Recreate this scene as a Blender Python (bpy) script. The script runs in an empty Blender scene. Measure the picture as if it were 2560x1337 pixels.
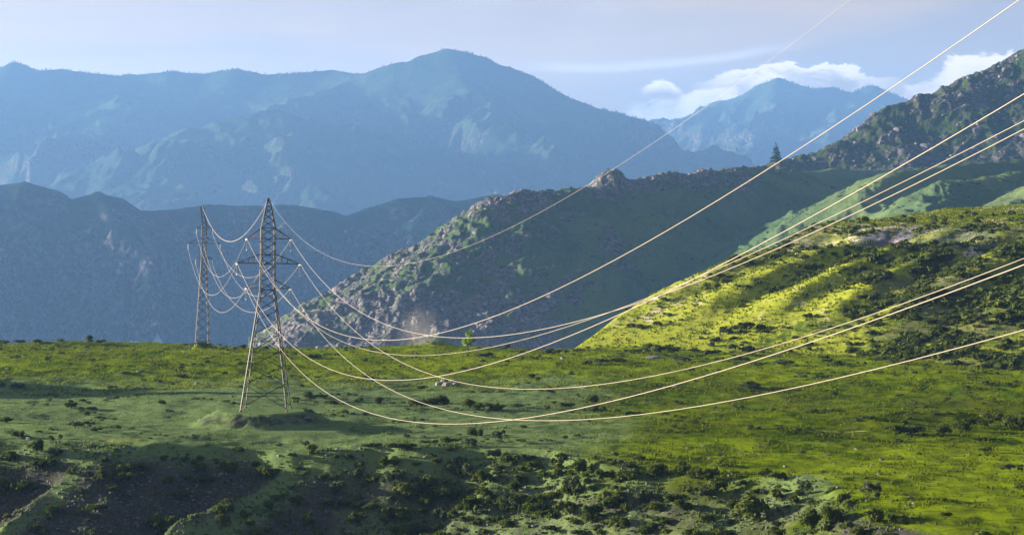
import bpy, math, random
import numpy as np
from mathutils import Vector, Matrix
random.seed(7)
rng = np.random.default_rng(11)
scene = bpy.context.scene
C = scene.collection

# ------------------------------------------------------------------ camera, light, sky, exposure
F, HC, YH = 6000.0, 38.0, 548.0          # focal length in photo pixels, eye height, horizon row
SUN_AZ, SUN_EL = math.radians(-75), math.radians(9.0)   # azimuth from +Y (view axis), negative = left
cam_d = bpy.data.cameras.new('camera'); cam = bpy.data.objects.new('camera', cam_d); C.objects.link(cam)
cam.location = (0, 0, HC); cam.rotation_euler = (math.radians(90), 0, 0)
cam_d.sensor_width = 36; cam_d.lens = 84.375; cam_d.shift_y = -0.04707
cam_d.clip_start = 1; cam_d.clip_end = 60000
scene.camera = cam
SDIR = Vector((math.sin(SUN_AZ)*math.cos(SUN_EL), math.cos(SUN_AZ)*math.cos(SUN_EL), math.sin(SUN_EL)))
sun_d = bpy.data.lights.new('sun', 'SUN'); sun_d.energy = 5.0; sun_d.angle = math.radians(0.6)
sun_d.color = (1.0, 0.88, 0.68)
sun = bpy.data.objects.new('sun', sun_d); C.objects.link(sun)
sun.location = (-300, 300, 500); sun.rotation_euler = SDIR.to_track_quat('Z', 'Y').to_euler()
world = bpy.data.worlds.new('World'); scene.world = world; world.use_nodes = True
EXPOSURE = 2.28
scene.view_settings.view_transform = 'Standard'; scene.view_settings.look = 'None'
scene.view_settings.gamma = 1; scene.view_settings.exposure = EXPOSURE
scene.view_settings.use_curve_mapping = False
scene.cycles.max_bounces = 5; scene.cycles.volume_bounces = 1; scene.cycles.transparent_max_bounces = 8
scene.cycles.use_denoising = True

class NT:
    """small helper to write node trees"""
    def __init__(s, nt): s.nt = nt; s.n = nt.nodes; s.l = nt.links; s.n.clear()
    def add(s, t, **kw):
        nd = s.n.new(t)
        for k, v in kw.items():
            if k in ('ins',): continue
            setattr(nd, k, v)
        for k, v in kw.get('ins', {}).items():
            if isinstance(v, bpy.types.NodeSocket): s.l.new(v, nd.inputs[k])
            else: nd.inputs[k].default_value = v
        return nd
    def math(s, op, a, b=None, c=None, clamp=False):
        nd = s.n.new('ShaderNodeMath'); nd.operation = op; nd.use_clamp = clamp
        for i, v in enumerate((a, b, c)):
            if v is None: continue
            if isinstance(v, bpy.types.NodeSocket): s.l.new(v, nd.inputs[i])
            else: nd.inputs[i].default_value = v
        return nd.outputs[0]
    def ramp(s, v, lo, hi):
        nd = s.add('ShaderNodeMapRange', interpolation_type='SMOOTHSTEP'); nd.clamp = True
        s.l.new(v, nd.inputs['Value']); nd.inputs['From Min'].default_value = lo; nd.inputs['From Max'].default_value = hi
        return nd.outputs['Result']
    def mix(s, f, a, b, mode='MIX'):
        nd = s.add('ShaderNodeMix', data_type='RGBA', blend_type=mode)
        for k, v in ((0, f), (6, a), (7, b)):
            if isinstance(v, bpy.types.NodeSocket): s.l.new(v, nd.inputs[k])
            else: nd.inputs[k].default_value = v if k == 0 else (*v, 1) if len(v) == 3 else v
        return nd.outputs[2]
    def noise(s, vec, scale, detail=4, rough=0.55, dist=0.0, lac=2.0):
        nd = s.add('ShaderNodeTexNoise', ins={'Scale': scale, 'Detail': detail, 'Roughness': rough, 'Distortion': dist, 'Lacunarity': lac})
        if vec is not None: s.l.new(vec, nd.inputs['Vector'])
        return nd.outputs['Fac']

def build_world():
    t = NT(world.node_tree)
    sky = t.add('ShaderNodeTexSky', sky_type='NISHITA', sun_disc=False)
    sky.sun_elevation = SUN_EL; sky.sun_rotation = SUN_AZ; sky.altitude = 1200
    sky.air_density = 1.0; sky.dust_density = 1.5; sky.ozone_density = 2.0
    tc = t.add('ShaderNodeTexCoord'); d = tc.outputs['Generated']
    sep = t.add('ShaderNodeSeparateXYZ'); t.l.new(d, sep.inputs[0])
    x, y, z = sep.outputs
    # bearing (radians from the +Y axis) and elevation of the direction looked at
    az = t.math('ARCTAN2', x, y); el = t.math('ARCSINE', z)
    comb = t.add('ShaderNodeCombineXYZ', ins={'X': az, 'Y': t.math('MULTIPLY', el, 2.2), 'Z': 0.0})
    v = comb.outputs[0]
    # high thin veil of stratus everywhere
    n1 = t.noise(v, 4.5, 6, 0.55, 0.6)
    stre = t.add('ShaderNodeVectorMath', operation='MULTIPLY', ins={0: v, 1: (5.0, 30.0, 1.0)})
    n2 = t.noise(stre.outputs[0], 1.0, 6, 0.6, 0.8)
    det = t.noise(v, 42.0, 9, 0.66, 0.5)
    big = t.noise(v, 10.0, 5, 0.5, 0.2)
    veil = t.ramp(t.math('ADD', t.math('MULTIPLY', n1, 0.6), t.math('MULTIPLY', n2, 0.4)), 0.36, 0.62)
    base = t.mix(veil, (0.138, 0.104, 0.085), (0.178, 0.124, 0.080))
    # blue-grey gap under the veil, with a thin bright edge along its upper side
    edge = t.math('MULTIPLY_ADD', t.math('POWER', t.math('MAXIMUM', az, 0.0), 2.0), 0.9, 0.0612)
    edge = t.math('ADD', edge, t.math('MULTIPLY', t.math('SUBTRACT', big, 0.5), 0.012))
    under = t.math('SUBTRACT', edge, el)
    lay = t.math('MULTIPLY', t.ramp(under, -0.0020, 0.0100), t.ramp(az, -0.06, 0.06))
    base = t.mix(t.math('MULTIPLY', lay, 0.62), base, (0.100, 0.092, 0.098))
    line = t.math('MULTIPLY', t.ramp(under, -0.004, -0.0002), t.math('SUBTRACT', 1.0, t.ramp(under, -0.0002, 0.0028)))
    line = t.math('MULTIPLY', line, t.math('MULTIPLY', t.ramp(az, -0.01, 0.03), t.math('SUBTRACT', 1.0, t.ramp(az, 0.09, 0.13))))
    base = t.mix(t.math('MULTIPLY', line, 0.45), base, (0.26, 0.25, 0.28))
    # billowing cumulus: top line broken up by noise, bright rim fading downwards into shade
    def bank(cx, ctop, half, amp, soft, depth, col, inp, k, nz=0.030):
        w = t.math('SUBTRACT', 1.0, t.math('POWER', t.math('DIVIDE', t.math('ABSOLUTE', t.math('SUBTRACT', az, cx)), half), 2.0))
        top = t.math('MULTIPLY_ADD', w, amp, ctop - amp)
        top = t.math('ADD', top, t.math('MULTIPLY', t.math('SUBTRACT', det, 0.5), nz))
        top = t.math('ADD', top, t.math('MULTIPLY', t.math('SUBTRACT', big, 0.5), nz*0.8))
        dd = t.math('SUBTRACT', top, el)                       # >0 inside the cloud
        rim = t.math('MULTIPLY', t.ramp(dd, 0.0, soft), t.math('SUBTRACT', 1.0, t.ramp(dd, soft, depth)))
        rim = t.math('MULTIPLY', rim, t.ramp(t.math('ADD', w, t.math('MULTIPLY', t.math('SUBTRACT', det, 0.5), 1.2)), 0.0, 0.9))
        return t.mix(t.math('MULTIPLY', rim, k), inp, col)
    base = bank(0.078, 0.050, 0.050, 0.012, 0.0040, 0.022, (0.215, 0.215, 0.265), base, 0.75)
    base = bank(0.090, 0.057, 0.024, 0.010, 0.0030, 0.016, (0.33, 0.29, 0.28), base, 0.8)
    base = bank(0.118, 0.0675, 0.046, 0.011, 0.0009, 0.011, (0.38, 0.32, 0.28), base, 0.90, 0.030)
    base = bank(0.205, 0.069, 0.050, 0.020, 0.0030, 0.030, (0.42, 0.35, 0.31), base, 0.85)
    base = bank(0.0625, 0.0585, 0.0095, 0.004, 0.0020, 0.007, (0.36, 0.32, 0.29), base, 0.8, 0.014)
    # bright warm patch of broken cloud towards the upper right, and others like it round the sky
    pat = t.ramp(t.noise(v, 3.2, 7, 0.6, 0.5), 0.50, 0.72)
    base = t.mix(t.math('MULTIPLY', pat, 0.4), base, (0.30, 0.285, 0.30))
    cover = t.math('MULTIPLY_ADD', t.ramp(el, 0.10, 0.55), -0.66, 0.93)   # cloud cover thins towards the zenith
    # cloud is brighter towards the sun, duller away from it
    dt = t.add('ShaderNodeVectorMath', operation='DOT_PRODUCT', ins={0: d, 1: tuple(SDIR)}).outputs['Value']
    glow = t.math('MULTIPLY_ADD', t.ramp(dt, -1.0, 1.0), 0.62, 0.50)
    base = t.mix(1.0, base, t.add('ShaderNodeCombineColor', ins={0: glow, 1: glow, 2: glow}).outputs[0], 'MULTIPLY')
    bg1 = t.add('ShaderNodeBackground', ins={'Color': sky.outputs[0], 'Strength': 0.05})
    bg2 = t.add('ShaderNodeBackground', ins={'Color': base, 'Strength': 1.0})
    add = t.add('ShaderNodeMixShader'); t.l.new(cover, add.inputs[0]); t.l.new(bg1.outputs[0], add.inputs[1]); t.l.new(bg2.outputs[0], add.inputs[2])
    out = t.add('ShaderNodeOutputWorld'); t.l.new(add.outputs[0], out.inputs['Surface'])
build_world()

# ------------------------------------------------------------------ numeric helpers
def perlin(x, y, seed=0):
    x = np.asarray(x, float); y = np.asarray(y, float)
    xi = np.floor(x).astype(np.int64); yi = np.floor(y).astype(np.int64)
    xf = x - xi; yf = y - yi
    def g(ix, iy, dx, dy):
        h = (ix*374761393 + iy*668265263 + seed*1442695041) & 0xffffffff
        h = ((h ^ (h >> 13))*1274126177) & 0xffffffff
        a = ((h ^ (h >> 16)) & 0xffff)/65536.0*2*math.pi
        return np.cos(a)*dx + np.sin(a)*dy
    u = xf*xf*xf*(xf*(xf*6-15)+10); v = yf*yf*yf*(yf*(yf*6-15)+10)
    a = g(xi, yi, xf, yf); b = g(xi+1, yi, xf-1, yf); c = g(xi, yi+1, xf, yf-1); d = g(xi+1, yi+1, xf-1, yf-1)
    return ((a*(1-u)+b*u)*(1-v) + (c*(1-u)+d*u)*v)*1.5
def fbm(x, y, o=4, seed=0, gain=0.5):
    r = 0; a = 1; f = 1
    for i in range(o): r = r + a*perlin(x*f+i*17.3, y*f-i*9.1, seed+i); a *= gain; f *= 2.03
    return r
def ridged(x, y, o=4, seed=0, gain=0.5):
    r = 0; a = 1; f = 1
    for i in range(o): r = r + a*(1-2*np.abs(perlin(x*f+i*7.7, y*f+i*3.1, seed+i))); a *= gain; f *= 2.07
    return r
def sst(x, a, b):
    t = np.clip((x-a)/(b-a), 0, 1); return t*t*(3-2*t)
def smax(a, b, k):
    h = np.clip(0.5+0.5*(a-b)/k, 0, 1); return b*(1-h)+a*h + k*h*(1-h)
def smin(a, b, k): return -smax(-a, -b, k)
def interp(pts):
    xs, ys = zip(*pts)
    return lambda v: np.interp(v, xs, ys)
def pxof(x, y): return 1280 + F*x/np.maximum(y, 1)
def at(px, py, Y): return Vector(((px-1280)/F*Y, Y, HC-(py-YH)/F*Y))

# ------------------------------------------------------------------ terrain height functions
edge_near = interp([(-2500, 430), (0, 414), (300, 410), (700, 406), (1000, 402), (1150, 405), (1300, 396), (1600, 378), (1900, 358), (2060, 340), (2200, 318), (2400, 300), (2560, 290), (4000, 270)])
edge_far = interp([(-2500, 760), (0, 748), (250, 742), (500, 735), (760, 711), (1000, 697), (1440, 696), (1700, 730), (2560, 820), (5000, 900)])
near_slope = interp([(0, .42), (1300, .40), (1800, .33), (2100, .20), (2560, .12)])

def bump(x, y, px, Y, rx, ry, h, p=1.0):
    cx = (px-1280)/F*Y
    return h*np.exp(-((((x-cx)/rx)**2 + ((y-Y)/ry)**2)**p))
def mound(x, y):
    ex = np.abs(x+46.2)/14.0; ey = np.abs(y-445.5)/14.5
    wob = 0.05*perlin(x*.25, y*.25, 91)
    e = (ex**2 + ey**2)**.5 + wob
    m = 2.6*(1-sst(e, 0.54, 1.04))
    return m + .16*fbm(x/1.5, y/1.5, 3, 92)*sst(m, .1, .6)*(1-sst(m, 2.3, 2.6))
def plateau_h(x, y):
    px = pxof(x, y)
    wob = 9*perlin(x*.035, y*.035, 5)+3.0*perlin(x*.11, y*.11, 6)
    s = edge_near(px) - y + wob*sst(px, -400, 300)
    z = 0.9*fbm(x/70, y/70, 2, 21) + 0.30*fbm(x/17, y/17, 3, 22)*1.0 + 0.11*fbm(x/4.2, y/4.2, 3, 23)
    z = z*1.25
    # swale crossing the middle of the shelf, rising again towards its far rim
    z = z + 1.2*np.exp(-((y-640-0.15*x)/60)**2)-0.9*np.exp(-((y-520+0.2*x)/45)**2)
    ms = sst(np.maximum(np.abs(x+46)/17, np.abs(y-444)/17), .8, 1.2)
    z = z*ms + mound(x, y)
    z = z + bump(x, y, 507, 705, 3.4, 4, 1.4, 1.6) + bump(x, y, 1085, 697, 5, 4, 1.7) + bump(x, y, 1130, 560, 5, 5, .5)
    z = z + bump(x, y, 150, 735, 12, 8, 1.2) + bump(x, y, 2080, 352, 9, 7, 1.2)
    z = z + bump(x, y, 2400, 500, 22, 7, 1.2)+bump(x, y, 2330, 452, 16, 5, 1.3)
    # near break of slope, eroded into spurs and gullies running down to the left
    t = np.maximum(s, 0)
    sp = near_slope(px)
    soft = 4.0
    drop = sp*(np.sqrt(t*t+soft*soft)-soft)
    c = 0.86*x-0.5*y
    cw = c + 2.2*perlin(x/14, y/14, 31)
    prof = interp([(-330, 0.6), (-300, 0.9), (-284, .25), (-274, 0.9), (-266, .45), (-261, 0.0), (-257, .35), (-247, 0.9), (-241, 1.0), (-237, .55), (-233.5, 0), (-225, .12), (-214, .5), (-206, .62), (-196, .1), (-185, .35), (-172, .0), (-160, .35), (-148, .1), (-136, .3), (-120, 0), (-90, .2), (0, 0)])
    gul = 5.2*prof(cw)*sst(t, 2, 26)*sst(-px, -2200, -1700)
    rough = (0.5*fbm(x/9, y/9, 4, 33)+0.10*ridged(x/3, y/3, 3, 34))*sst(t, 0, 14)
    z = z - drop - gul + rough
    # crumbling bank at the lip, in the middle
    z = z - 1.5*sst(s, .3, 2.2)*np.exp(-((px-1430)/130)**4) - .9*sst(s, .3, 2.0)*np.exp(-((px-1000)/140)**4)
    # drop into the gorge beyond the shelf
    d = np.maximum(y - edge_far(px) - 3*perlin(x/25, 3.3, 41), 0)
    z = z - 0.75*(np.sqrt(d*d+9)-3)
    # unseen hill added left of the view to shade part of the shelf
    z = z + 24*(1+.5*perlin(x/22, y/22, 46))*np.exp(-(((x+222)*.966-(y-574)*.26)/48)**2 - (((x+222)*.26+(y-574)*.966)/26)**2)*sst(-px, 60, 500)
    cam_hill = 35.4 - 0.165*y + 0.8*perlin(x/30, y/30, 45)
    floor_ = -24+0*x
    z = np.where(y < 420, smax(z, floor_, 6), z)
    z = np.where(y < 330, smax(z, cam_hill, 3), z)
    return np.maximum(z, -108)

crestB = interp([(-30, 640), (19, 703), (35, 732), (53, 757), (75, 785), (109, 819), (130, 850), (170, 940), (260, 1010), (500, 1060)])
def spurB(x, y):
    c = 0.73*x-0.68*y
    w = c + 3.0*perlin(x/120, y/120, 51) + .5*perlin(x/20, y/20, 52)
    p = 0
    for (c0, wd, a) in ((-472, 13, 1.2), (-447, 12, 2.0), (-421, 11, 2.0), (-398, 12, 2.3), (-371, 14, 2.6), (-343, 12, 2.2), (-316, 12, 2.2), (-288, 12, 2.0), (-258, 12, 2)):
        u = (w-c0)/wd
        p = p + a*np.where(u < 0, np.exp(-(u/1.25)**2), np.exp(-(u/.62)**2))
    return p
def hillB_h(x, y):
    d = (x-19)*.70+(y-703)*.714
    R = 0.262*d
    Rr = R + spurB(x, y)*2.5*sst(d, 8, 60)*(1-.75*sst(d, 112, 150)) + (0.45*fbm(x/20, y/20, 4, 53)+.2*fbm(x/4, y/4, 3, 54))*sst(d, 0, 40)*(1-.6*sst(d, 130, 150)) - 1.2*sst(d, 20, 90)*(1-sst(d, 112, 150))
    Rr = Rr - 4.5*np.exp(-((d-116)/13)**2)*sst(pxof(x, y), 1750, 1950)
    T = 36.3+0.042*(d-140) + .5*fbm(x/40, y/40, 2, 55)
    z = smin(Rr, T, 3.0)
    o = np.maximum(y-crestB(x)-2*perlin(x/15, 1.7, 56), 0)*.75
    z = z - .62*(np.sqrt(o*o+16)-4)
    # keep the left toe falling away
    z = z - .35*np.maximum(19-x, 0)
    return np.maximum(z, -108)

def ridge_h(x, y, pts, s_front, s_back, r, s_fun=None):
    """height of a ridge whose crest runs through 3D points (px,py,Y)"""
    P = [at(*p) for p in pts]
    best = np.full(np.shape(x), -1e9)
    num = None
    for a, b in zip(P[:-1], P[1:]):
        dx, dy = b.x-a.x, b.y-a.y; L2 = dx*dx+dy*dy
        t = np.clip(((x-a.x)*dx+(y-a.y)*dy)/L2, 0, 1)
        qx, qy, qz = a.x+t*dx, a.y+t*dy, a.z+t*(b.z-a.z)
        ex, ey = x-qx, y-qy
        d = np.sqrt(ex*ex+ey*ey)
        fr = np.clip(0.5-0.5*ey/np.maximum(d, 1e-3)*1.4, 0, 1)
        s = s_back+(s_front-s_back)*fr
        h = qz - s*(np.sqrt(d*d+r*r)-r)
        best = smax(best, h, 0.04*r+.5) if num else h
        num = 1
    return best

def hillC_h(x, y):
    wx = x + 10*perlin(x/70, y/70, 61); wy = y + 10*perlin(x/70, y/70, 62)
    rock = ridge_h(wx, wy, [(640, 960, 1130), (730, 876, 1150), (800, 818, 1165), (880, 762, 1180), (960, 722, 1195), (1060, 672, 1210), (1095, 625, 1220), (1150, 562, 1235), (1180, 532, 1245), (1215, 508, 1255), (1262, 488, 1270), (1330, 480, 1290), (1380, 471, 1300), (1480, 476, 1320), (1560, 446, 1345), (1640, 440, 1360), (1700, 438, 1380), (1760, 430, 1400), (1880, 421, 1440), (1990, 424, 1490)], .58, .7, 8)
    rn = ridged(x/38, y/38, 5, 63, .55)
    pxx = pxof(x, y)+90*perlin(x/45, y/45, 68)
    Pc = interp([(600, -40), (880, -4), (1060, 13), (1150, 35), (1262, 50), (1380, 54), (1480, 54), (1560, 61), (1760, 66), (1990, 69)])
    rm = np.maximum(sst(-pxx, -1560, -1330), sst(rock-Pc(pxof(x, y)), -20, -8)*sst(-pxx, -1980, -1900))
    rm = np.maximum(rm, np.exp(-((pxx-1560)/75)**2-((y-1240)/30)**2)*1.2).clip(0, 1)
    rock = rock + ((2.8*rn + 1.5*ridged(x/9, y/9, 3, 64))*0.9 - 3.4)*(.12+.88*rm)
    g1 = ridge_h(wx, wy, [(2300, 421, 1620), (2075, 425, 1560), (1960, 445, 1500), (1870, 492, 1440), (1700, 572, 1365), (1560, 648, 1300), (1350, 745, 1230), (1150, 838, 1170), (980, 930, 1130)], .82, .40, 10)
    g1b = ridge_h(wx, wy, [(2075, 427, 1560), (1905, 432, 1500), (1800, 480, 1450), (1690, 550, 1390)], .72, .42, 20)
    g1c = ridge_h(wx, wy, [(1720, 625, 1270), (1560, 700, 1215), (1330, 790, 1160), (1130, 890, 1120)], .75, .38, 8)
    g2 = ridge_h(wx, wy, [(2900, 375, 1330), (2560, 398, 1290), (2350, 413, 1270), (2260, 431, 1235), (2190, 472, 1205), (2150, 560, 1180), (2130, 700, 1150)], .82, .42, 11)
    g3 = ridge_h(wx, wy, [(2720, 410, 1240), (2520, 432, 1200), (2390, 470, 1150), (2300, 540, 1100), (2230, 660, 1070), (2200, 780, 1050)], .82, .40, 9)
    g4 = ridge_h(wx, wy, [(2900, 420, 1120), (2640, 450, 1080), (2520, 520, 1040), (2380, 620, 1000), (2200, 700, 980)], .82, .40, 9)
    out = ridge_h(wx, wy, [(1480, 690, 1215), (1520, 640, 1240), (1580, 605, 1262), (1640, 625, 1268)], .75, .6, 8) + 2.2*ridged(x/14, y/14, 4, 65)*.9 - 2
    knob = bump(x, y, 1522, 1335, 10, 14, 5.0, 3)
    z = smax(rock+knob*(1+.1*rn), g1, 6); z = smax(z, g1b, 5); z = smax(z, g1c, 6)
    z = smax(z, out, 3); z = smax(z, g2, 6); z = smax(z, g3, 6); z = smax(z, g4, 6)
    ero = eroded(x*.9+y*.35, y*.9-x*.35, 69, 34)
    z = z + (3.6*ero-1.6)*(1-rm)*sst(62-z, -2, 14)
    z = z + (.7*fbm(x/30, y/30, 4, 66)+.25*fbm(x/6, y/6, 3, 67))
    return np.maximum(z, -108), rm
def hillD_h(x, y):
    wx = x + 8*perlin(x/60, y/60, 71); wy = y + 8*perlin(x/60, y/60, 72)
    z = ridge_h(wx, wy, [(1800, 470, 1600), (1900, 428, 1640), (1960, 403, 1650), (2030, 378, 1665), (2120, 350, 1680), (2190, 325, 1700), (2230, 298, 1710), (2262, 262, 1715), (2320, 236, 1730), (2380, 212, 1740), (2420, 196, 1750), (2450, 178, 1755), (2490, 172, 1765), (2520, 152, 1770), (2560, 130, 1780), (2700, 60, 1800), (3200, -100, 1900), (4500, -200, 2100)], .55, .7, 7)
    rn = ridged(x/45, y/45, 5, 73, .58)
    z = z + 2.6*rn + 1.1*ridged(x/10, y/10, 3, 74) - 3.8
    return np.maximum(z, -108), np.clip(rn*.5+.45, 0, 1)

def eroded(x, y, seed, L):
    wx = x + .35*L*fbm(x/L, y/L, 2, seed); wy = y + .35*L*fbm(x/L, y/L, 2, seed+3)
    return ridged(wx/L, wy/(2.4*L), 4, seed+6, .5)
def mountF_h(x, y):
    m = ridge_h(x, y, [(-3500, 150, 4300), (-1500, 130, 4300), (-500, 150, 4300), (0, 172, 4250), (36, 158, 4240), (90, 176, 4240), (150, 172, 4250), (240, 184, 4250), (330, 189, 4250), (430, 177, 4240), (500, 184, 4240), (590, 171, 4230), (660, 184, 4220), (740, 182, 4200), (830, 174, 4200), (900, 186, 4150), (960, 166, 4120), (1010, 155, 4110), (1060, 137, 4110), (1120, 124, 4110), (1165, 130, 4120), (1200, 140, 4130), (1262, 165, 4140), (1310, 185, 4150), (1365, 224, 4160), (1450, 264, 4180), (1540, 306, 4200), (1600, 331, 4210), (1650, 352, 4220), (1760, 430, 4260), (1900, 520, 4300)], .62, .75, 14)
    s = ridge_h(x, y, [(900, 190, 4150), (820, 222, 4020), (750, 264, 3900), (700, 330, 3760)], .62, .62, 12)
    s = smax(s, ridge_h(x, y, [(1120, 126, 4110), (1180, 240, 3900), (1290, 420, 3600), (1350, 520, 3400)], .62, .62, 14), 10)
    s = smax(s, ridge_h(x, y, [(1000, 160, 4110), (960, 330, 3850), (900, 450, 3620)], .6, .6, 14), 10)
    s = smax(s, ridge_h(x, y, [(1310, 187, 4150), (1420, 330, 3900), (1470, 365, 3800), (1330, 440, 3500), (1190, 500, 3300)], .6, .6, 14), 10)
    s = smax(s, ridge_h(x, y, [(330, 190, 4250), (250, 330, 3900), (150, 430, 3650)], .6, .6, 14), 10)
    s = smax(s, ridge_h(x, y, [(36, 160, 4240), (-100, 330, 3900)], .6, .6, 14), 10)
    front = np.clip(1-(y-3300)/1000, 0, 1)
    e = eroded(x, y, 81, 190)
    z = smax(m, s, 12)
    dep = np.clip((m*0+260-z)/120, 0, 1)
    z = z + (e*30+eroded(x+500, y, 161, 80)*13-6)*dep + 3.5*ridged(x/40, y/40, 3, 88)*(.3+.7*dep) - 2
    return np.maximum(z, -108)
def hillG_h(x, y):
    m = ridge_h(x, y, [(-600, 600, 3100), (120, 520, 3180), (200, 495, 3200), (330, 440, 3250), (420, 372, 3280), (480, 334, 3300), (600, 296, 3350), (680, 279, 3380), (760, 303, 3370), (850, 325, 3340), (930, 400, 3260), (1030, 480, 3180), (1150, 560, 3100)], .60, .5, 26)
    s = ridge_h(x, y, [(680, 281, 3380), (740, 420, 3150), (800, 540, 2950)], .58, .58, 20)
    s = smax(s, ridge_h(x, y, [(480, 336, 3300), (430, 470, 3060), (380, 560, 2900)], .58, .58, 20), 10)
    e = eroded(x+300, y, 95, 120)
    z = smax(m, s, 12)
    dep = np.clip((195-z)/80, 0.12, 1)
    return np.maximum(z + (e*15+eroded(x+900, y, 171, 55)*8-5)*dep + 2.4*ridged(x/30, y/30, 3, 98)*dep - 1.5, -108)
def cliffs_h(x, y):
    m = ridge_h(x, y, [(-3000, 250, 2500), (-900, 380, 2500), (-200, 450, 2500), (0, 460, 2500), (60, 452, 2500), (130, 470, 2500), (160, 500, 2520), (200, 490, 2500), (245, 478, 2480), (290, 490, 2480), (325, 524, 2500), (420, 522, 2540), (520, 508, 2560), (640, 511, 2560), (740, 509, 2560), (830, 525, 2560), (865, 538, 2570), (930, 514, 2590), (1000, 493, 2600), (1080, 488, 2610), (1140, 500, 2630), (1180, 494, 2640), (1240, 482, 2660), (1350, 500, 2700), (1500, 560, 2760), (1800, 640, 2850)], .80, .8, 10)
    for pts in ([(60, 453, 2500), (20, 560, 2400), (-10, 720, 2280), (-30, 860, 2180)], [(250, 479, 2480), (300, 570, 2390), (360, 700, 2290), (400, 860, 2180)],
                [(470, 520, 2550), (430, 600, 2440), (480, 720, 2330), (560, 860, 2220)], [(700, 512, 2560), (730, 610, 2440), (700, 740, 2320), (740, 870, 2210)],
                [(880, 535, 2575), (900, 640, 2450), (960, 760, 2340), (960, 880, 2240)], [(1080, 490, 2610), (1010, 600, 2480), (1050, 720, 2370), (1120, 850, 2260)],
                [(-250, 450, 2500), (-180, 620, 2370), (-200, 850, 2200)], [(160, 500, 2520), (150, 620, 2400), (200, 780, 2280)]):
        m = smax(m, ridge_h(x+6*perlin(x/40, y/40, 141), y, pts, .95, .9, 5), 5)
    e = eroded(x-700, y, 101, 75)
    dep = np.clip((36-m)/40, 0.0, 1)
    return np.maximum(m + (16*e+9*eroded(x, y, 131, 34))*dep + 3.4*ridged(x/26, y/26, 4, 108, .6)*(.15+.85*dep) - 2.0, -108)
def mountE_h(x, y):
    m = ridge_h(x, y, [(1200, 560, 5700), (1500, 410, 5700), (1632, 346, 5700), (1700, 306, 5690), (1760, 278, 5680), (1800, 262, 5680), (1860, 236, 5670), (1910, 208, 5670), (1945, 196, 5670), (1985, 208, 5670), (2030, 222, 5680), (2080, 217, 5690), (2130, 231, 5690), (2180, 215, 5690), (2230, 235, 5700), (2280, 262, 5710), (2400, 330, 5740), (2700, 420, 5800), (3500, 300, 5900), (5000, 300, 5900)], .66, .75, 16)
    s = ridge_h(x, y, [(1945, 198, 5670), (1900, 340, 5350), (1850, 460, 5050)], .6, .6, 16)
    s = smax(s, ridge_h(x, y, [(2180, 217, 5690), (2080, 340, 5350), (2000, 460, 5050)], .6, .6, 16), 12)
    e = eroded(x, y+900, 111, 170)
    z = smax(m, s, 12)
    dep = np.clip((330-z)/120, 0.03, 1)
    return np.maximum(z + (30*e+eroded(x, y, 181, 75)*14-6)*dep + 3.4*ridged(x/45, y/45, 3, 118)*(.3+.7*dep) - 3, -108)

FAR = 3.0                                # the far range stands this many times further out
MID = 2.0                                # and the nearer range behind the shelf this many
def farther(fn, k=FAR):
    def g(x, y):
        r = fn(x/k, y/k)
        if isinstance(r, tuple): return (np.maximum(HC + k*(r[0]-HC), -398),) + r[1:]
        return np.maximum(HC + k*(r-HC), -398)
    return g
cliffs_w, hillG_w, mountF_w, mountE_w = map(farther, (cliffs_h, hillG_h, mountF_h, mountE_h))
CLF, HGF = 2.3, 3.2
cliffs_w, hillG_w = farther(cliffs_h, CLF), farther(hillG_h, HGF)
hillC_w, hillD_w = farther(hillC_h, MID), farther(hillD_h, MID)

# ------------------------------------------------------------------ mesh builders
def mesh_from(name, V, Fa, smooth=True, attrs=None):
    me = bpy.data.meshes.new(name)
    V = np.asarray(V, np.float32); Fa = np.asarray(Fa, np.int32)
    k = Fa.shape[1]
    me.vertices.add(len(V)); me.vertices.foreach_set('co', V.ravel())
    me.loops.add(Fa.size); me.loops.foreach_set('vertex_index', Fa.ravel())
    me.polygons.add(len(Fa)); me.polygons.foreach_set('loop_start', np.arange(0, Fa.size, k, dtype=np.int32))
    me.polygons.foreach_set('loop_total', np.full(len(Fa), k, np.int32))
    me.update(calc_edges=True)
    me.polygons.foreach_set('use_smooth', np.full(len(Fa), smooth))
    for an, arr in (attrs or {}).items():
        a = me.attributes.new(an, 'FLOAT', 'POINT'); a.data.foreach_set('value', np.asarray(arr, np.float32).ravel())
    return me
def link(name, me, mat=None, parent=None, kind=None, label=None, cat=None, group=None):
    o = bpy.data.objects.new(name, me); C.objects.link(o)
    if mat is not None and me is not None and not me.materials: me.materials.append(mat)
    if parent is not None: o.parent = parent
    if kind: o['kind'] = kind
    if label: o['label'] = label
    if cat: o['category'] = cat
    if group: o['group'] = group
    return o
def fan(name, mat, pxs, Ys, fn, attrs=None, smooth=True):
    PX, YY = np.meshgrid(np.asarray(pxs, float), np.asarray(Ys, float))
    X = (PX-1280)/F*YY
    r = fn(X, YY)
    Z = r[0] if isinstance(r, tuple) else r
    n, m = X.shape
    idx = np.arange(n*m).reshape(n, m)
    Fa = np.stack([idx[:-1, :-1], idx[:-1, 1:], idx[1:, 1:], idx[1:, :-1]], -1).reshape(-1, 4)
    V = np.stack([X, YY, Z], -1).reshape(-1, 3)
    at_ = attrs(X, YY, r) if attrs else None
    me = mesh_from(name, V, Fa, smooth, at_)
    return link(name, me, mat, kind='structure')
def cols(lo, hi, n, left=None, right=None, nl=30):
    a = list(np.linspace(lo, hi, n))
    if left is not None: a = list(np.linspace(left, lo, nl, endpoint=False)) + a
    if right is not None: a = a + list(np.linspace(hi, right, nl+1)[1:])
    return a

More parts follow.
